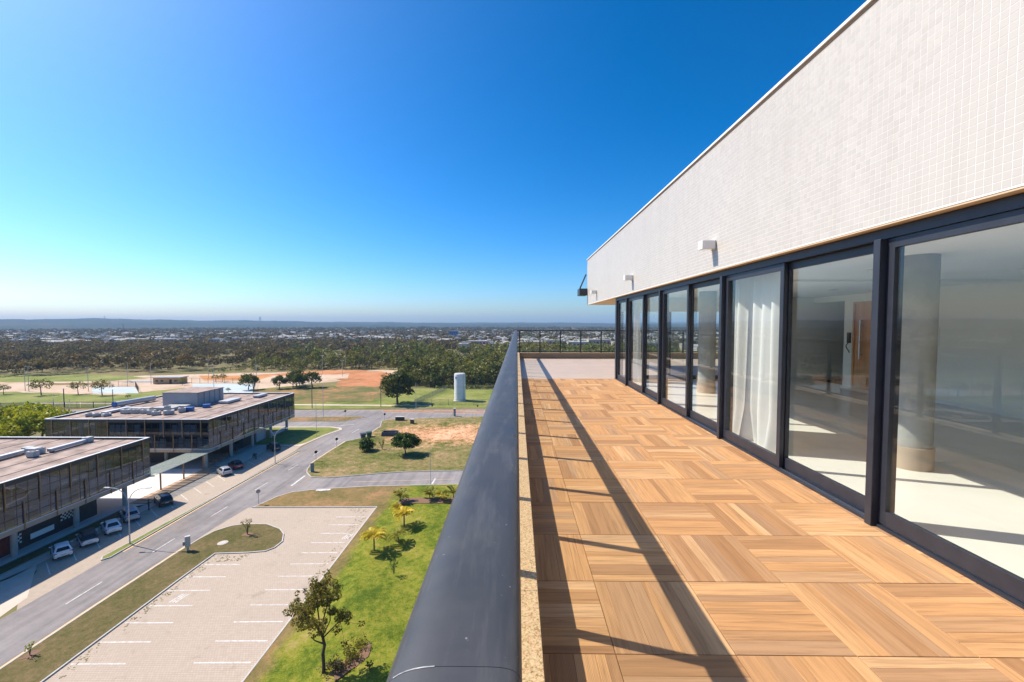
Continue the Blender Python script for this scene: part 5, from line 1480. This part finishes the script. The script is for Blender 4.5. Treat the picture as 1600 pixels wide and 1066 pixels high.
for i, (x0, x1, y0, y1, h, lab) in enumerate(((-86,-81,91.2,92.4,0.55,'long pale duct before the plant room, leftmost'), (-80.5,-76,91.8,93.6,0.55,'wide pale duct right before the plant room'), (-80,-75.2,94.2,95.8,0.5,'pale duct touching the plant room foot'), (-88.5,-87.2,88,94,0.4,'dark cable tray beside the silver tank'), (-71.8,-69.5,100,105,0.5,'flat grey duct right of the plant room'), (-68.5,-67,108,112,0.5,'small dark duct near the far roof corner'))):
    t = thing('roof_duct', lab, 'duct', ((x0+x1)/2, (y0+y1)/2, 9.72))
    MB().box(x0, x1, y0, y1, 9.9, 9.9+h).build('duct', ACW if i < 3 else GALV, t, bevel=0.03)
    for q in (0.15, 0.85):
        MB().box(x0+(x1-x0)*q-0.1, x0+(x1-x0)*q+0.1, y0+0.1, y1-0.1, 9.765, 9.899).build('support', DARKF, t)
for i, (x0, x1, y0, y1, h, lab) in enumerate(((-70.2,-69.5,61.5,67.5,0.45,'long dark duct near the corner of the near office roof'), (-73.6,-72.8,53,62,0.45,'long dark duct on the near office roof at the left'), (-72.2,-70.6,60.3,61.4,0.8,'pale box unit between ducts on near office roof'))):
    t = thing('roof_duct', lab, 'duct', ((x0+x1)/2, (y0+y1)/2, 9.72))
    MB().box(x0, x1, y0, y1, 9.9, 9.9+h).build('duct', GALV if i < 2 else ACW, t, bevel=0.03)
    MB().box(x0-0.15, x1+0.15, y1-0.8, y1+0.2, 9.765, 10.6).build('fan_box', ACW, t, bevel=0.03)
    MB().box(x0+0.1, x1-0.1, y0+0.2, y0+0.5, 9.765, 9.899).build('support', DARKF, t)
ac_unit(-70.0, 59.5, 9.724, 1.0, 0.9, 0.9, 'pale condenser unit beside the duct on near office roof', 0.0)
ac_unit(-73.2, 51.4, 9.724, 1.2, 1.0, 0.9, 'pale condenser unit at the left edge on near office roof', 0.1)

# ------------------------------------------------------------------ cars
TYRE = pm('tyre_rubber', (0.015,0.015,0.016), (0.022,0.022,0.022), 10, 0.85)
CGLASS = pm('car_glass', (0.010,0.012,0.015), (0.014,0.016,0.02), 2, 0.06)
RIM = pm('alloy', (0.45,0.45,0.46), (0.38,0.38,0.39), 5, 0.35, metal=0.8)
TAIL = pm('tail_lamp', (0.25,0.012,0.012), (0.20,0.01,0.01), 5, 0.2)
HEADL = pm('head_lamp', (0.6,0.6,0.6), (0.5,0.5,0.5), 5, 0.1)
PLATE = pm('licence_plate', (0.5,0.5,0.5), (0.45,0.45,0.45), 5, 0.5)
def paint(name, c):
    m = pm(name, c, tuple(x*0.93 for x in c), 1.5, 0.28)
    m.node_tree.nodes['Principled BSDF'].inputs['Coat Weight'].default_value = 0.6
    m.node_tree.nodes['Principled BSDF'].inputs['Coat Roughness'].default_value = 0.06
    return m
PW, PS_, PR, PB = paint('paint_white', (0.72,0.72,0.72)), paint('paint_silver', (0.38,0.39,0.41)), paint('paint_red', (0.34,0.015,0.02)), paint('paint_black', (0.012,0.012,0.014))
def loft(stations, closed=True):
    b = MB(); n = len(stations[0]); V = []; F = []
    for s_ in stations: V += s_
    for i in range(len(stations)-1):
        for k in range(n):
            F.append((i*n+k, i*n+(k+1)%n, (i+1)*n+(k+1)%n, (i+1)*n+k))
    F.append(tuple(range(n))[::-1]); F.append(tuple((len(stations)-1)*n+k for k in range(n)))
    return b.add(V, F)
def car(loc, rz, pt, label, style='hatch', roof=None):
    t = thing('parked_car', label, 'car', loc, rz, 'cars parked along the offices')
    L = {'hatch': 3.95, 'sedan': 4.45, 'suv': 4.3}[style]; H = {'hatch': 1.47, 'sedan': 1.46, 'suv': 1.64}[style]
    W = 0.88 if style != 'suv' else 0.91
    k = L/3.95; up = 0.06 if style == 'suv' else 0
    belt = 0.93+up
    st = [(-1.97,.46,.78,.66),(-1.93,.34,.90,.78),(-1.75,.27,belt+.02,.84),(-1.3,.20,belt+.03,W),(-.4,.19,belt+.01,W),(.6,.19,belt,W),(1.05,.20,belt-.03,W*.985),(1.5,.23,belt-.11,W*.96),(1.8,.27,belt-.20,.80),(1.94,.36,belt-.32,.68),(1.975,.46,.60,.60)]
    if style == 'sedan': st[2] = (-1.75,.27,belt+.03,.82)
    S = []
    for x, zb, zt, hw in st:
        h = zt-zb
        half = [(hw*.82, zb), (hw*.97, zb+.12*h), (hw, zb+.42*h), (hw*.985, zb+.72*h), (hw*.93, zt-.03), (hw*.55, zt+.015)]
        S.append([(x*k, y_, z) for y_, z in half] + [(x*k, -y_, z) for y_, z in half[::-1]])
    body = loft(S).build('body', pt, t, smooth=True, rel=False)
    # greenhouse
    if style == 'sedan': gx = (-1.62, -0.95, 0.25, 1.02)
    elif style == 'suv': gx = (-1.9, -1.62, 0.35, 1.05)
    else: gx = (-1.86, -1.42, 0.28, 1.05)
    def ring(xa, xb, hw, z):
        r_ = 0.12
        return [(xa*k, hw-r_, z), (xa*k+0.06, hw-0.03, z), (xa*k+0.2, hw, z), (xb*k-0.25, hw, z), (xb*k-0.08, hw-0.05, z), (xb*k, hw-r_*1.6, z)] + \
               [(xb*k, -hw+r_*1.6, z), (xb*k-0.08, -hw+0.05, z), (xb*k-0.25, -hw, z), (xa*k+0.2, -hw, z), (xa*k+0.06, -hw+0.03, z), (xa*k, -hw+r_, z)]
    zt = H
    hw0, hw1 = W*0.94, W*0.70
    R0 = ring(gx[0], gx[3], hw0, belt-0.02); R1 = ring(gx[1]-0.02, gx[2]+0.05, hw1, zt-0.06); R2 = ring(gx[1]+0.1, gx[2]-0.12, hw1*0.88, zt)
    g = loft([R0, R1, R2])
    g.f = [f[::-1] for f in g.f]
    g.build('cabin', roof or pt, t, smooth=True, rel=False)
    if roof is None: pass
    def gq(name, P, off):
        c = sum((Vector(p) for p in P), Vector())/4
        n = (Vector(P[1])-Vector(P[0])).cross(Vector(P[3])-Vector(P[0])).normalized()
        if n.dot(Vector(off)) < 0: n = -n; P = P[::-1]
        return MB().add([tuple(Vector(p)*0.93+c*0.07+n*0.012) for p in P]+[tuple(Vector(p)*0.93+c*0.07-n*0.02) for p in P], [(0,1,2,3),(4,5,1,0),(5,6,2,1),(6,7,3,2),(7,4,0,3)]).build(name, CGLASS, t, rel=False)
    lo, hi = 0.16, 0.96
    def lerp(a, b, q): return tuple(a[i]*(1-q)+b[i]*q for i in range(3))
    gq('rear_window', [lerp(R0[0],R1[0],0.22), lerp(R0[11],R1[11],0.22), lerp(R0[11],R1[11],hi), lerp(R0[0],R1[0],hi)], (-1,0,0.2))
    gq('windscreen', [lerp(R0[5],R1[5],0.1), lerp(R0[6],R1[6],0.1), lerp(R0[6],R1[6],hi), lerp(R0[5],R1[5],hi)], (1,0,0.5))
    for sd in (0, 1):
        a0, a1 = (R0[2], R0[3]) if sd == 0 else (R0[9], R0[8]); b0, b1 = (R1[2], R1[3]) if sd == 0 else (R1[9], R1[8])
        for q0, q1 in ((0.02, 0.33), (0.35, 0.66), (0.68, 0.98)):
            P = [lerp(lerp(a0,a1,q0),lerp(b0,b1,q0),lo), lerp(lerp(a0,a1,q1),lerp(b0,b1,q1),lo), lerp(lerp(a0,a1,q1),lerp(b0,b1,q1),hi), lerp(lerp(a0,a1,q0),lerp(b0,b1,q0),hi)]
            gq('side_window', P, (0, 1 if sd == 0 else -1, 0.2))
    wr = 0.315 if style != 'suv' else 0.35
    for x in (-1.2*k, 1.22*k):
        for sd in (-1, 1):
            yy = sd*(W-0.10)
            wsh = bpy.data.objects.new('wheel', None); COL.objects.link(wsh); wsh.parent = t; wsh.location = (x, yy, wr)
            b = MB(); b.tube([(0,-0.10*sd,0),(0,0.09*sd,0),(0,0.112*sd,0)], [wr,wr,wr*0.9], 18); b.build('tyre', TYRE, wsh, smooth=True, rel=False)
            b = MB(); b.tube([(0,0.08*sd,0),(0,0.118*sd,0)], [wr*0.66,wr*0.6], 14); b.build('rim', RIM, wsh, rel=False)
    for sd in (-1, 1):
        MB().obox((-1.89*k, sd*0.66, 0.84), (0.10, 0.30, 0.14), 0.0).build('tail_light', TAIL, t, rel=False, bevel=0.02)
        MB().obox((1.86*k, sd*0.62, 0.66), (0.14, 0.28, 0.11), 0.0).build('headlight', HEADL, t, rel=False, bevel=0.02)
        MB().obox((0.72*k, sd*(W+0.06), 1.0+up), (0.10, 0.17, 0.12), 0.0).build('mirror', pt, t, rel=False, bevel=0.02)
    MB().obox((-1.965*k, 0, 0.66), (0.03, 0.42, 0.12)).build('licence_plate', PLATE, t, rel=False)
    MB().obox((-1.95*k, 0, 0.40), (0.05, 1.1, 0.10)).build('bumper_trim', BLACKP, t, rel=False)
    return t
dirn = atan2(0.61, -0.79)
def carr(xr, yr, *a, **kw):
    ln = 2.0
    car((xr+cos(dirn)*ln, yr+sin(dirn)*ln, 0.014), dirn, *a, **kw)
carr(-55.75, 50.15, PW, 'white hatchback at the near end of the shaded row', 'hatch')
carr(-55.55, 53.2, PW, 'white car with black roof, second of the shaded row', 'suv', BLACKP)
carr(-55.5, 56.4, PW, 'white saloon, third of the shaded row', 'sedan')
carr(-56.2, 60.0, PS_, 'silver grey car behind the curved street lamp', 'suv')
carr(-55.6, 65.3, PB, 'black car at the edge of the near office shadow with person beside it', 'suv')
carr(-55.0, 78.6, PS_, 'silver hatchback parked in front of the far office', 'hatch')
carr(-55.2, 82.2, PR, 'red car next to the silver hatchback by far office', 'hatch', BLACKP)
carr(-54.6, 94.4, PB, 'black van like car parked at far end of the far office', 'suv')

# motorcycle between the red and the black car
t = thing('motorcycle', 'dark motorcycle parked between the red and the far black car', 'motorcycle', (-56.6, 89.3, 0.014), dirn)
for x in (-0.65, 0.65):
    b = MB(); n = 18
    b.tube([(x+0.3*cos(2*pi*q/n), 0, 0.32+0.3*sin(2*pi*q/n)) for q in range(n+1)], 0.055, 6); b.build('wheel', TYRE, t, rel=False)
MB().obox((0.05, 0, 0.55), (0.7, 0.24, 0.35)).build('engine', BLACKP, t, rel=False, bevel=0.06)
MB().obox((0.2, 0, 0.86), (0.5, 0.26, 0.22)).build('fuel_tank', PB, t, rel=False, bevel=0.08)
MB().obox((-0.38, 0, 0.84), (0.7, 0.24, 0.1)).build('seat', BLACKP, t, rel=False, bevel=0.04)
MB().obox((-0.7, 0, 1.0), (0.4, 0.4, 0.36)).build('luggage_box', BLACKP, t, rel=False, bevel=0.04)
b = MB(); b.tube([(0.65,0,0.32),(0.45,0,1.0)], 0.035, 6); b.tube([(0.42,-0.36,1.06),(0.46,0,1.0),(0.42,0.36,1.06)], 0.02, 6); b.build('fork', BLACKP, t, rel=False)

# person by the black car
def person(loc, rz, label):
    me = bpy.data.meshes.new('person')
    J = {'pelvis':(0,0,0.95),'waist':(0,0,1.1),'chest':(0.02,0,1.32),'neck':(0.04,0,1.5),'head':(0.07,0,1.6),'crown':(0.06,0,1.72),
         'hl':(0,0.10,0.92),'kl':(0.05,0.11,0.5),'al':(0.0,0.12,0.09),'tl':(0.15,0.13,0.04),'hr':(0,-0.10,0.92),'kr':(0.03,-0.11,0.5),'ar':(-0.05,-0.12,0.09),'tr':(0.10,-0.13,0.04),
         'sl':(0.01,0.18,1.40),'el':(0.05,0.26,1.14),'wl':(0.22,0.22,0.98),'gl':(0.30,0.20,0.94),'sr':(0.01,-0.18,1.40),'er':(0.08,-0.25,1.15),'wr':(0.30,-0.2,1.12),'gr':(0.38,-0.19,1.13)}
    rad = {'pelvis':.14,'waist':.125,'chest':.15,'neck':.055,'head':.095,'crown':.075,'hl':.095,'kl':.065,'al':.045,'tl':.04,'hr':.095,'kr':.065,'ar':.045,'tr':.04,'sl':.07,'el':.048,'wl':.034,'gl':.035,'sr':.07,'er':.048,'wr':.034,'gr':.035}
    names = list(J)
    E_ = [('pelvis','waist'),('waist','chest'),('chest','neck'),('neck','head'),('head','crown'),('pelvis','hl'),('hl','kl'),('kl','al'),('al','tl'),('pelvis','hr'),('hr','kr'),('kr','ar'),('ar','tr'),
          ('chest','sl'),('sl','el'),('el','wl'),('wl','gl'),('chest','sr'),('sr','er'),('er','wr'),('wr','gr')]
    me.from_pydata([J[n] for n in names], [(names.index(a), names.index(b)) for a, b in E_], [])
    o = bpy.data.objects.new('person', me); COL.objects.link(o)
    o.modifiers.new('skin', 'SKIN')
    sv = me.skin_vertices[0].data
    for i, n in enumerate(names): sv[i].radius = (rad[n], rad[n]); sv[i].use_root = (n == 'pelvis')
    s_ = o.modifiers.new('sub', 'SUBSURF'); s_.levels = 2; s_.render_levels = 2
    m, nt, bs = nodes('clothed_person')
    tc = N(nt, 'ShaderNodeTexCoord'); sx = N(nt, 'ShaderNodeSeparateXYZ'); nt.links.new(tc.outputs['Object'], sx.inputs[0])
    r = N(nt, 'ShaderNodeValToRGB'); r.color_ramp.interpolation = 'CONSTANT'; el = r.color_ramp.elements
    stops = [(0, (0.02,0.02,0.02)), (0.055, (0.02,0.024,0.035)), (0.53, (0.045,0.05,0.06)), (0.815, (0.23,0.13,0.09)), (0.90, (0.015,0.012,0.01))]
    while len(el) < len(stops): el.new(0.5)
    for e, (p, c) in zip(el, stops): e.position = p; e.color = c4(c)
    nt.links.new(mth(nt, 'DIVIDE', sx.outputs['Z'], 1.8), r.inputs[0]); nt.links.new(r.outputs[0], bs.inputs['Base Color']); bs.inputs['Roughness'].default_value = 0.9
    me.materials.append(m)
    o.location = loc; o.rotation_euler = (0,0,rz)
    return tag(o, label, 'person')
person((-57.3, 63.9, 0.014), 0.9, 'person in dark clothes standing beside the black car')

# ------------------------------------------------------------------ street furniture
POLEG = pm('pole_grey', (0.48,0.47,0.45), (0.40,0.39,0.38), 2, 0.6)
POLED = pm('pole_dark', (0.10,0.09,0.085), (0.13,0.12,0.11), 2, 0.8)
def street_lamp(x, y_, h, label, arms=2):
    t = thing('street_lamp', label, 'street lamp', (x, y_, 0), 0, 'curved arm street lamps')
    b = MB(); b.tube([(0,0,0),(0,0,h*0.7)], [0.085,0.06], 10); b.build('pole', POLEG, t, rel=False, smooth=True)
    for s_ in ([-1, 1] if arms == 2 else [-1]):
        P = [(0,0,h*0.7-0.05)]
        for q in range(1, 9):
            a = q/8
            P.append((s_*2.3*a**1.6, 0, h*0.7 + h*0.28*(1-(1-a)**2.0)))
        b = MB(); b.tube(P, [0.05]*4+[0.045]*3+[0.04]*2, 8); b.build('arm', POLEG, t, rel=False, smooth=True)
        MB().obox((s_*2.75, 0, h*0.985), (0.75, 0.26, 0.10), 0, 0, -s_*0.05).build('lamp_head', POLEG, t, rel=False, bevel=0.03)
    MB().box(-0.17, 0.17, -0.17, 0.17, 0, 0.06).build('base', POLEG, t, rel=False)
street_lamp(-50.85, 53.75, 7.7, 'curved twin arm street lamp beside the row of white cars')
street_lamp(-50.1, 85.8, 7.6, 'curved arm street lamp in front of the far office', 2)
street_lamp(-50.5, 23, 7.7, 'curved twin arm street lamp by the near end of street')
def pole(x, y_, h, label, r=0.11, m=None, cross=False, grp='slim poles beyond the offices'):
    t = thing('pole', label, 'pole', (x, y_, 0), 0, grp)
    b = MB(); b.tube([(0,0,0),(0,0,h)], [r, r*0.75], 7); b.build('shaft', m or POLED, t, rel=False)
    if cross:
        MB().box(-0.9, 0.9, -0.06, 0.06, h-0.4, h-0.25).build('crossarm', m or POLED, t, rel=False)
        for s_ in (-0.7, 0.7): MB().obox((s_, -0.12, h-0.1), (0.35, 0.2, 0.28)).build('floodlight', m or POLEG, t, rel=False)
pole(-70.4, 143.2, 9.0, 'tall dark pole standing behind the far office corner', 0.14)
pole(-60.6, 130.3, 10.2, 'tall thin pole on the median near the far office', 0.08, POLEG)
pole(-47.5, 145.7, 9.0, 'pole just left of the large compound tree', 0.12)
pole(-34.2, 141.5, 9.0, 'thin pole right of the large compound tree', 0.07, POLEG)
pole(-145.5, 133.0, 8.2, 'tall dark pole by the fence at the far left', 0.16)
pole(-144.2, 148, 5.6, 'short dark pole behind the fence', 0.13)
pole(-142.8, 132.1, 5.0, 'slim grey pole beside the tall dark pole', 0.07, POLEG)
pole(-156.8, 140, 3.8, 'short slim pole at the left fence', 0.07, POLEG)
pole(-51.6, 107.0, 9.5, 'very thin pole on the pavement corner', 0.05, POLEG)
pole(-15.6, 74.9, 6.5, 'very thin pole at the side street near handrail', 0.05, POLEG)
for i, (x, y_, h) in enumerate(((-183.4,177.5,10.5),(-191.8,204.9,10.2),(-208.9,177.2,11),(-212,178.5,10),(-164.6,222.4,10),(-137.5,188.9,10),(-111.7,240.2,11),(-105.1,256.6,10.6),(-96,230,9),(-150,240,10),(-128,205,9),(-176,200,10))):
    pole(x, y_, h, 'pale floodlight pole among the sports courts', 0.12, POLEG, i % 2 == 0, 'floodlight poles of the sports courts')
def sign_post(x, y_, h, label, col, rnd_=True):
    t = thing('traffic_sign', label, 'traffic sign', (x, y_, 0.1), 0.75)
    b = MB(); b.tube([(0,0,0),(0,0,h)], 0.045, 7); b.build('post', POLEG, t, rel=False)
    b = MB()
    if rnd_: b.tube([(0,-0.04,h-0.3),(0,-0.06,h-0.3)], 0.32, 20)
    else: b.obox((0,-0.05,h-0.3), (0.6,0.02,0.6), 0, 0, pi/4)
    b.build('panel', col, t, rel=False)
SREV = pm('sign_back', (0.30,0.29,0.29), (0.25,0.24,0.24), 3, 0.6)
sign_post(-41.45, 66.1, 2.4, 'round grey traffic sign on post at the car park corner', SREV)
sign_post(-42.4, 87.5, 2.2, 'small dark round traffic sign on the block corner by street', BARKD)
sign_post(-42.3, 97.5, 2.2, 'small traffic sign further up along the block kerb', BARKD)
sign_post(-53.0, 128.6, 2.3, 'traffic sign on the far median left of the junction', BARKD, False)
sign_post(-28.0, 138, 2.2, 'traffic sign on the red earth median', MURALR)
sign_post(-39.6, 124.8, 2.2, 'traffic sign at the far corner of vacant block', BARKD)
sign_post(-13.0, 138, 2.2, 'traffic sign on red earth median near the handrail', BARKD)
# cabinet and totem
t = thing('utility_cabinet', 'grey electricity cabinet on a stand on the traffic island', 'cabinet', (-41.95, 52.2, 0.1), 0.6)
MB().box(-0.28, 0.28, -0.2, 0.2, 0.55, 1.9).build('cabinet', POLEG, t, rel=False, bevel=0.02)
MB().box(-0.5, -0.285, -0.15, 0.15, 0.8, 1.3).build('side_box', SREV, t, rel=False, bevel=0.02)
MB().box(-0.12, 0.12, -0.1, 0.1, 0, 0.549).build('stand', KERB, t, rel=False)
t = thing('street_totem', 'grey green concrete totem at the tip of the vacant block', 'totem', (-40.0, 80.9, 0.1), 0.7)
TOT = pm('totem_green', (0.22,0.26,0.25), (0.17,0.20,0.19), 2, 0.8)
MB().box(-0.32, 0.32, -0.15, 0.15, 0, 1.75).build('body', TOT, t, rel=False, bevel=0.03)
MB().box(-0.38, 0.38, -0.2, 0.2, -0.02, 0.1).build('base', KERB, t, rel=False)
# manhole covers
MANH = pm('manhole_concrete', (0.50,0.42,0.35), (0.38,0.32,0.27), 3, 0.9)
t = thing('manhole', 'round concrete manhole cover on the traffic island', 'manhole', (-38.8, 54.1, 0.1))
MB().cyl(0, 0, 0.0, 0.05, 0.62, 26).build('ring', MANH, t, rel=False)
MB().cyl(0, 0, 0.051, 0.06, 0.42, 22).build('lid', KERB, t, rel=False)
t = thing('drain_slab', 'white concrete drain slab at the edge of the side street', 'drain', (-33.6, 71.8, 0.12), 0.12)
MB().box(-1.2, 1.2, -0.35, 0.35, 0, 0.08).build('slab', PAINTW, t, rel=False, bevel=0.01)
MB().box(-0.5, 0.5, -0.42, -0.351, -0.1, 0.06).build('gully', KERB, t, rel=False)
# soil rings round saplings
kind(MB().prism(jitter([(-37.6,55.9),(-36.4,55.9),(-36.3,56.8),(-37.5,57.0)], 0.3, 0.1, 5), 0.0, 0.125).build('soil_ring', BED), 'structure')
kind(MB().prism(jitter([(-43.0,34.7),(-42.0,34.8),(-42.0,35.7),(-42.9,35.8)], 0.3, 0.1, 6), 0.0, 0.125).build('soil_ring', BED), 'structure')
# waste bins, skip, small boxes on the block
GRB = pm('bin_green', (0.05,0.13,0.08), (0.04,0.10,0.065), 3, 0.5)
GYB = pm('bin_grey', (0.09,0.10,0.12), (0.07,0.08,0.10), 3, 0.5)
for i, (x, y_, m, lab) in enumerate(((-38.9, 105.2, GYB, 'grey wheeled waste container on the kerb of vacant block'), (-37.9, 106.6, GRB, 'green wheeled waste container behind the grey one'))):
    t = thing('waste_container', lab, 'waste container', (x, y_, 0.12), 0.6)
    b = MB(); b.add([(-0.5,-0.4,0.2),(0.5,-0.4,0.2),(0.5,0.4,0.2),(-0.5,0.4,0.2),(-0.65,-0.52,1.15),(0.65,-0.52,1.15),(0.65,0.52,1.15),(-0.65,0.52,1.15)], [(3,2,1,0),(0,1,5,4),(1,2,6,5),(2,3,7,6),(3,0,4,7),(4,5,6,7)]); b.build('tub', m, t, rel=False)
    b = MB(); b.add([(-0.7,-0.56,1.16),(0.7,-0.56,1.16),(0.7,0.56,1.16),(-0.7,0.56,1.16),(-0.65,-0.3,1.34),(0.65,-0.3,1.34),(0.65,0.35,1.38),(-0.65,0.35,1.38)], [(3,2,1,0),(0,1,5,4),(1,2,6,5),(2,3,7,6),(3,0,4,7),(4,5,6,7)]); b.build('lid', m, t, rel=False)
    for sx in (-0.42, 0.42):
        for sy in (-0.32, 0.32): MB().cyl(sx, sy, 0, 0.199, 0.07, 8).build('wheel', TYRE, t, rel=False)
t = thing('rubble_skip', 'open blue grey rubble skip standing on red soil', 'skip', (-32.9, 108.0, 0.1), 0.05)
SKB = pm('skip_paint', (0.055,0.085,0.12), (0.04,0.06,0.085), 2, 0.6)
b = MB()
for (x0, x1, y0, y1) in ((-1.9,1.9,-1.0,-0.92),(-1.9,1.9,0.92,1.0)): b.box(x0,x1,y0,y1,0.1,1.05)
b.build('side_wall', SKB, t, rel=False)
b = MB(); b.obox((-1.95,0,0.6),(0.08,1.83,1.05),0,0,0.35); b.obox((1.95,0,0.6),(0.08,1.83,1.05),0,0,-0.35); b.build('end_wall', SKB, t, rel=False)
MB().box(-1.75,1.75,-0.919,0.919,0.05,0.14).build('floor', SKB, t, rel=False)
rub = MB()
for _ in range(40):
    s_ = R.uniform(.15,.45); rub.obox((R.uniform(-1.3,1.3),R.uniform(-.65,.65),0.2+R.uniform(0,.35)),(s_,s_*.7,s_*.5),R.uniform(0,3),0,R.uniform(-.4,.4))
o = rub.build('rubble', KERB, t, rel=False); o['kind'] = 'stuff'
for (x, y_, w, h, m, lab) in ((-35.0,124.8,2.6,1.1,DARKF,'low dark box wall on the far edge of vacant block'), (-30.4,121.0,1.0,1.2,BARK,'small brown hut box on vacant block'), (-19.6,131.4,0.6,2.3,SREV,'slim grey cabinet at the far kerb of vacant block')):
    t = thing('service_box', lab, 'box', (x, y_, 0.1))
    MB().box(-w/2, w/2, -0.4, 0.4, 0, h).build('body', m, t, rel=False, bevel=0.03)
    MB().box(-w/2-0.08, w/2+0.08, -0.48, 0.48, h+0.001, h+0.1).build('roof', KERB, t, rel=False)

# white tank and its compound
TNK = pm('tank_white', (0.74,0.75,0.76), (0.68,0.69,0.70), 0.6, 0.5)
t = thing('storage_tank', 'tall white cylindrical water tank in the fenced compound', 'tank', (-21.6, 158.4, 0))
MB().cyl(0, 0, 0.2, 10.1, 2.1, 36).build('shell', TNK, t, smooth=True, rel=False)
b = MB(); b.tube([(0,0,10.1),(0,0,10.32)], [2.13,1.9], 36); b.build('roof', POLEG, t, smooth=True, rel=False)
for z in (2.8, 5.4, 7.9): MB().cyl(0, 0, z, z+0.05, 2.112, 36).build('weld_band', POLEG, t, smooth=True, rel=False)
MB().cyl(0, 0, 0, 0.199, 2.5, 24).build('base', KERB, t, rel=False)
b = MB()
for (da, z, w_, h_) in ((-0.45, 9.0, 0.13, 0.5), (-0.27, 9.0, 0.13, 0.5), (-0.36, 8.45, 0.32, 0.22)):
    a = -1.85+da; b.obox((2.115*cos(a), 2.115*sin(a), z), (0.02, w_*3, h_), a)
b.build('emblem', BLUET, t, rel=False)
m = MB(); a = -0.75
for z in range(20): m.obox((2.2*cos(a), 2.2*sin(a), 0.5+z*0.48), (0.03, 0.45, 0.03), a)
for q in (-.1, .1): m.tube([(2.22*cos(a+q), 2.22*sin(a+q), 0.2), (2.22*cos(a+q), 2.22*sin(a+q), 10.6)], 0.03, 5)
m.build('ladder', POLEG, t, rel=False)
def bar_fence(name, P, h, gap, label, m, pg=2.5, bw=0.03):
    t = thing(name, label, 'fence', (P[0][0], P[0][1], 0))
    b = MB(); pb = MB(); rb = MB()
    for p, q in zip(P, P[1:]):
        L = math.dist(p, q); d = ((q[0]-p[0])/L, (q[1]-p[1])/L); rz = atan2(d[1], d[0])
        for k in range(int(L/gap)): b.obox((p[0]+d[0]*gap*k, p[1]+d[1]*gap*k, h/2+0.05), (bw,bw,h-0.1), rz)
        for k in range(int(L/pg)+1):
            MB().obox((p[0]+d[0]*pg*k, p[1]+d[1]*pg*k, h/2+0.05), (0.09,0.09,h+0.1), rz).build('post', m, t)
        for z in (0.25, h-0.15): rb.obox(((p[0]+q[0])/2, (p[1]+q[1])/2, z), (L,0.04,0.05), rz)
    o = b.build('bar', m, t); o['kind'] = 'stuff'
    rb.build('rail', m, t)
bar_fence('bar_fence', [(-215,136.5),(-150,142.5),(-96,146)], 2.2, 0.35, 'dark vertical bar fence along the park at the left', POLED, 4.0, 0.09)
bar_fence('mesh_fence', [(-36.5,149.2),(-8,150.2),(30,151.5)], 2.0, 0.22, 'grey mesh fence in front of the white tank', SREV, 3.0)
bar_fence('mesh_fence', [(-36.5,149.3),(-31,184)], 2.0, 0.22, 'grey mesh fence on the left side of tank compound', SREV, 3.0)
bar_fence('mesh_fence', [(-31,184.2),(30,186)], 2.0, 0.25, 'grey mesh fence behind the white tank', SREV, 3.0)
bar_fence('mesh_fence', [(-158,202.2),(-127,202.6),(-110,173.6)], 2.6, 0.6, 'tall thin mesh fence round the pale blue court', POLED, 4.0)
bar_fence('mesh_fence', [(-195.5,191),(-176,191.6),(-157.5,173)], 2.6, 0.6, 'tall thin mesh fence round the left court', POLED, 4.0)
# kiosk in the park
KIO = pm('kiosk_ochre', (0.52,0.32,0.16), (0.44,0.27,0.14), 1, 0.9)
t = thing('kiosk', 'ochre flat roofed kiosk on the sandy ground by the courts', 'kiosk', (-169, 203, 0), 0.08)
MB().box(-6.2, 6.2, -2.5, 2.5, 0, 2.9).build('wall', KIO, t, rel=False)
MB().box(-6.6, 6.6, -3.0, 3.0, 2.902, 3.25).build('roof', HW[2], t, rel=False)
MB().box(1.2, 2.3, -2.54, -2.48, 0, 2.1).build('door', BARKD, t, rel=False)
for x in (-4.5, -2.2, 4.0): MB().box(x-0.6, x+0.6, -2.54, -2.48, 1.1, 2.0).build('window', WDK, t, rel=False)
t = thing('park_ramp', 'low grey concrete ramp on the sandy ground left of kiosk', 'ramp', (-186, 206, 0), 0.1)
b = MB(); b.add([(-8,-2,0),(8,-2,0),(8,2,0),(-8,2,0),(-5,-1,0.9),(5,-1,0.9),(5,1,0.9),(-5,1,0.9)], [(3,2,1,0),(0,1,5,4),(1,2,6,5),(2,3,7,6),(3,0,4,7),(4,5,6,7)]); b.build('ramp', KERB, t, rel=False)

# ------------------------------------------------------------------ haze
def haze():
    b = MB().box(-6400, 6400, -6400, 6400, -1.2, 125)
    m = bpy.data.materials.new('haze_air'); m.use_nodes = True; nt = m.node_tree
    nt.nodes.remove(nt.nodes['Principled BSDF'])
    v = N(nt, 'ShaderNodeVolumePrincipled')
    v.inputs['Color'].default_value = (0.40, 0.66, 1.0, 1)
    v.inputs['Density'].default_value = 0.000125
    v.inputs['Anisotropy'].default_value = 0.0
    nt.links.new(v.outputs[0], nt.nodes['Material Output'].inputs['Volume'])
    o = b.build('haze', m)
    o['kind'] = 'stuff'
haze()
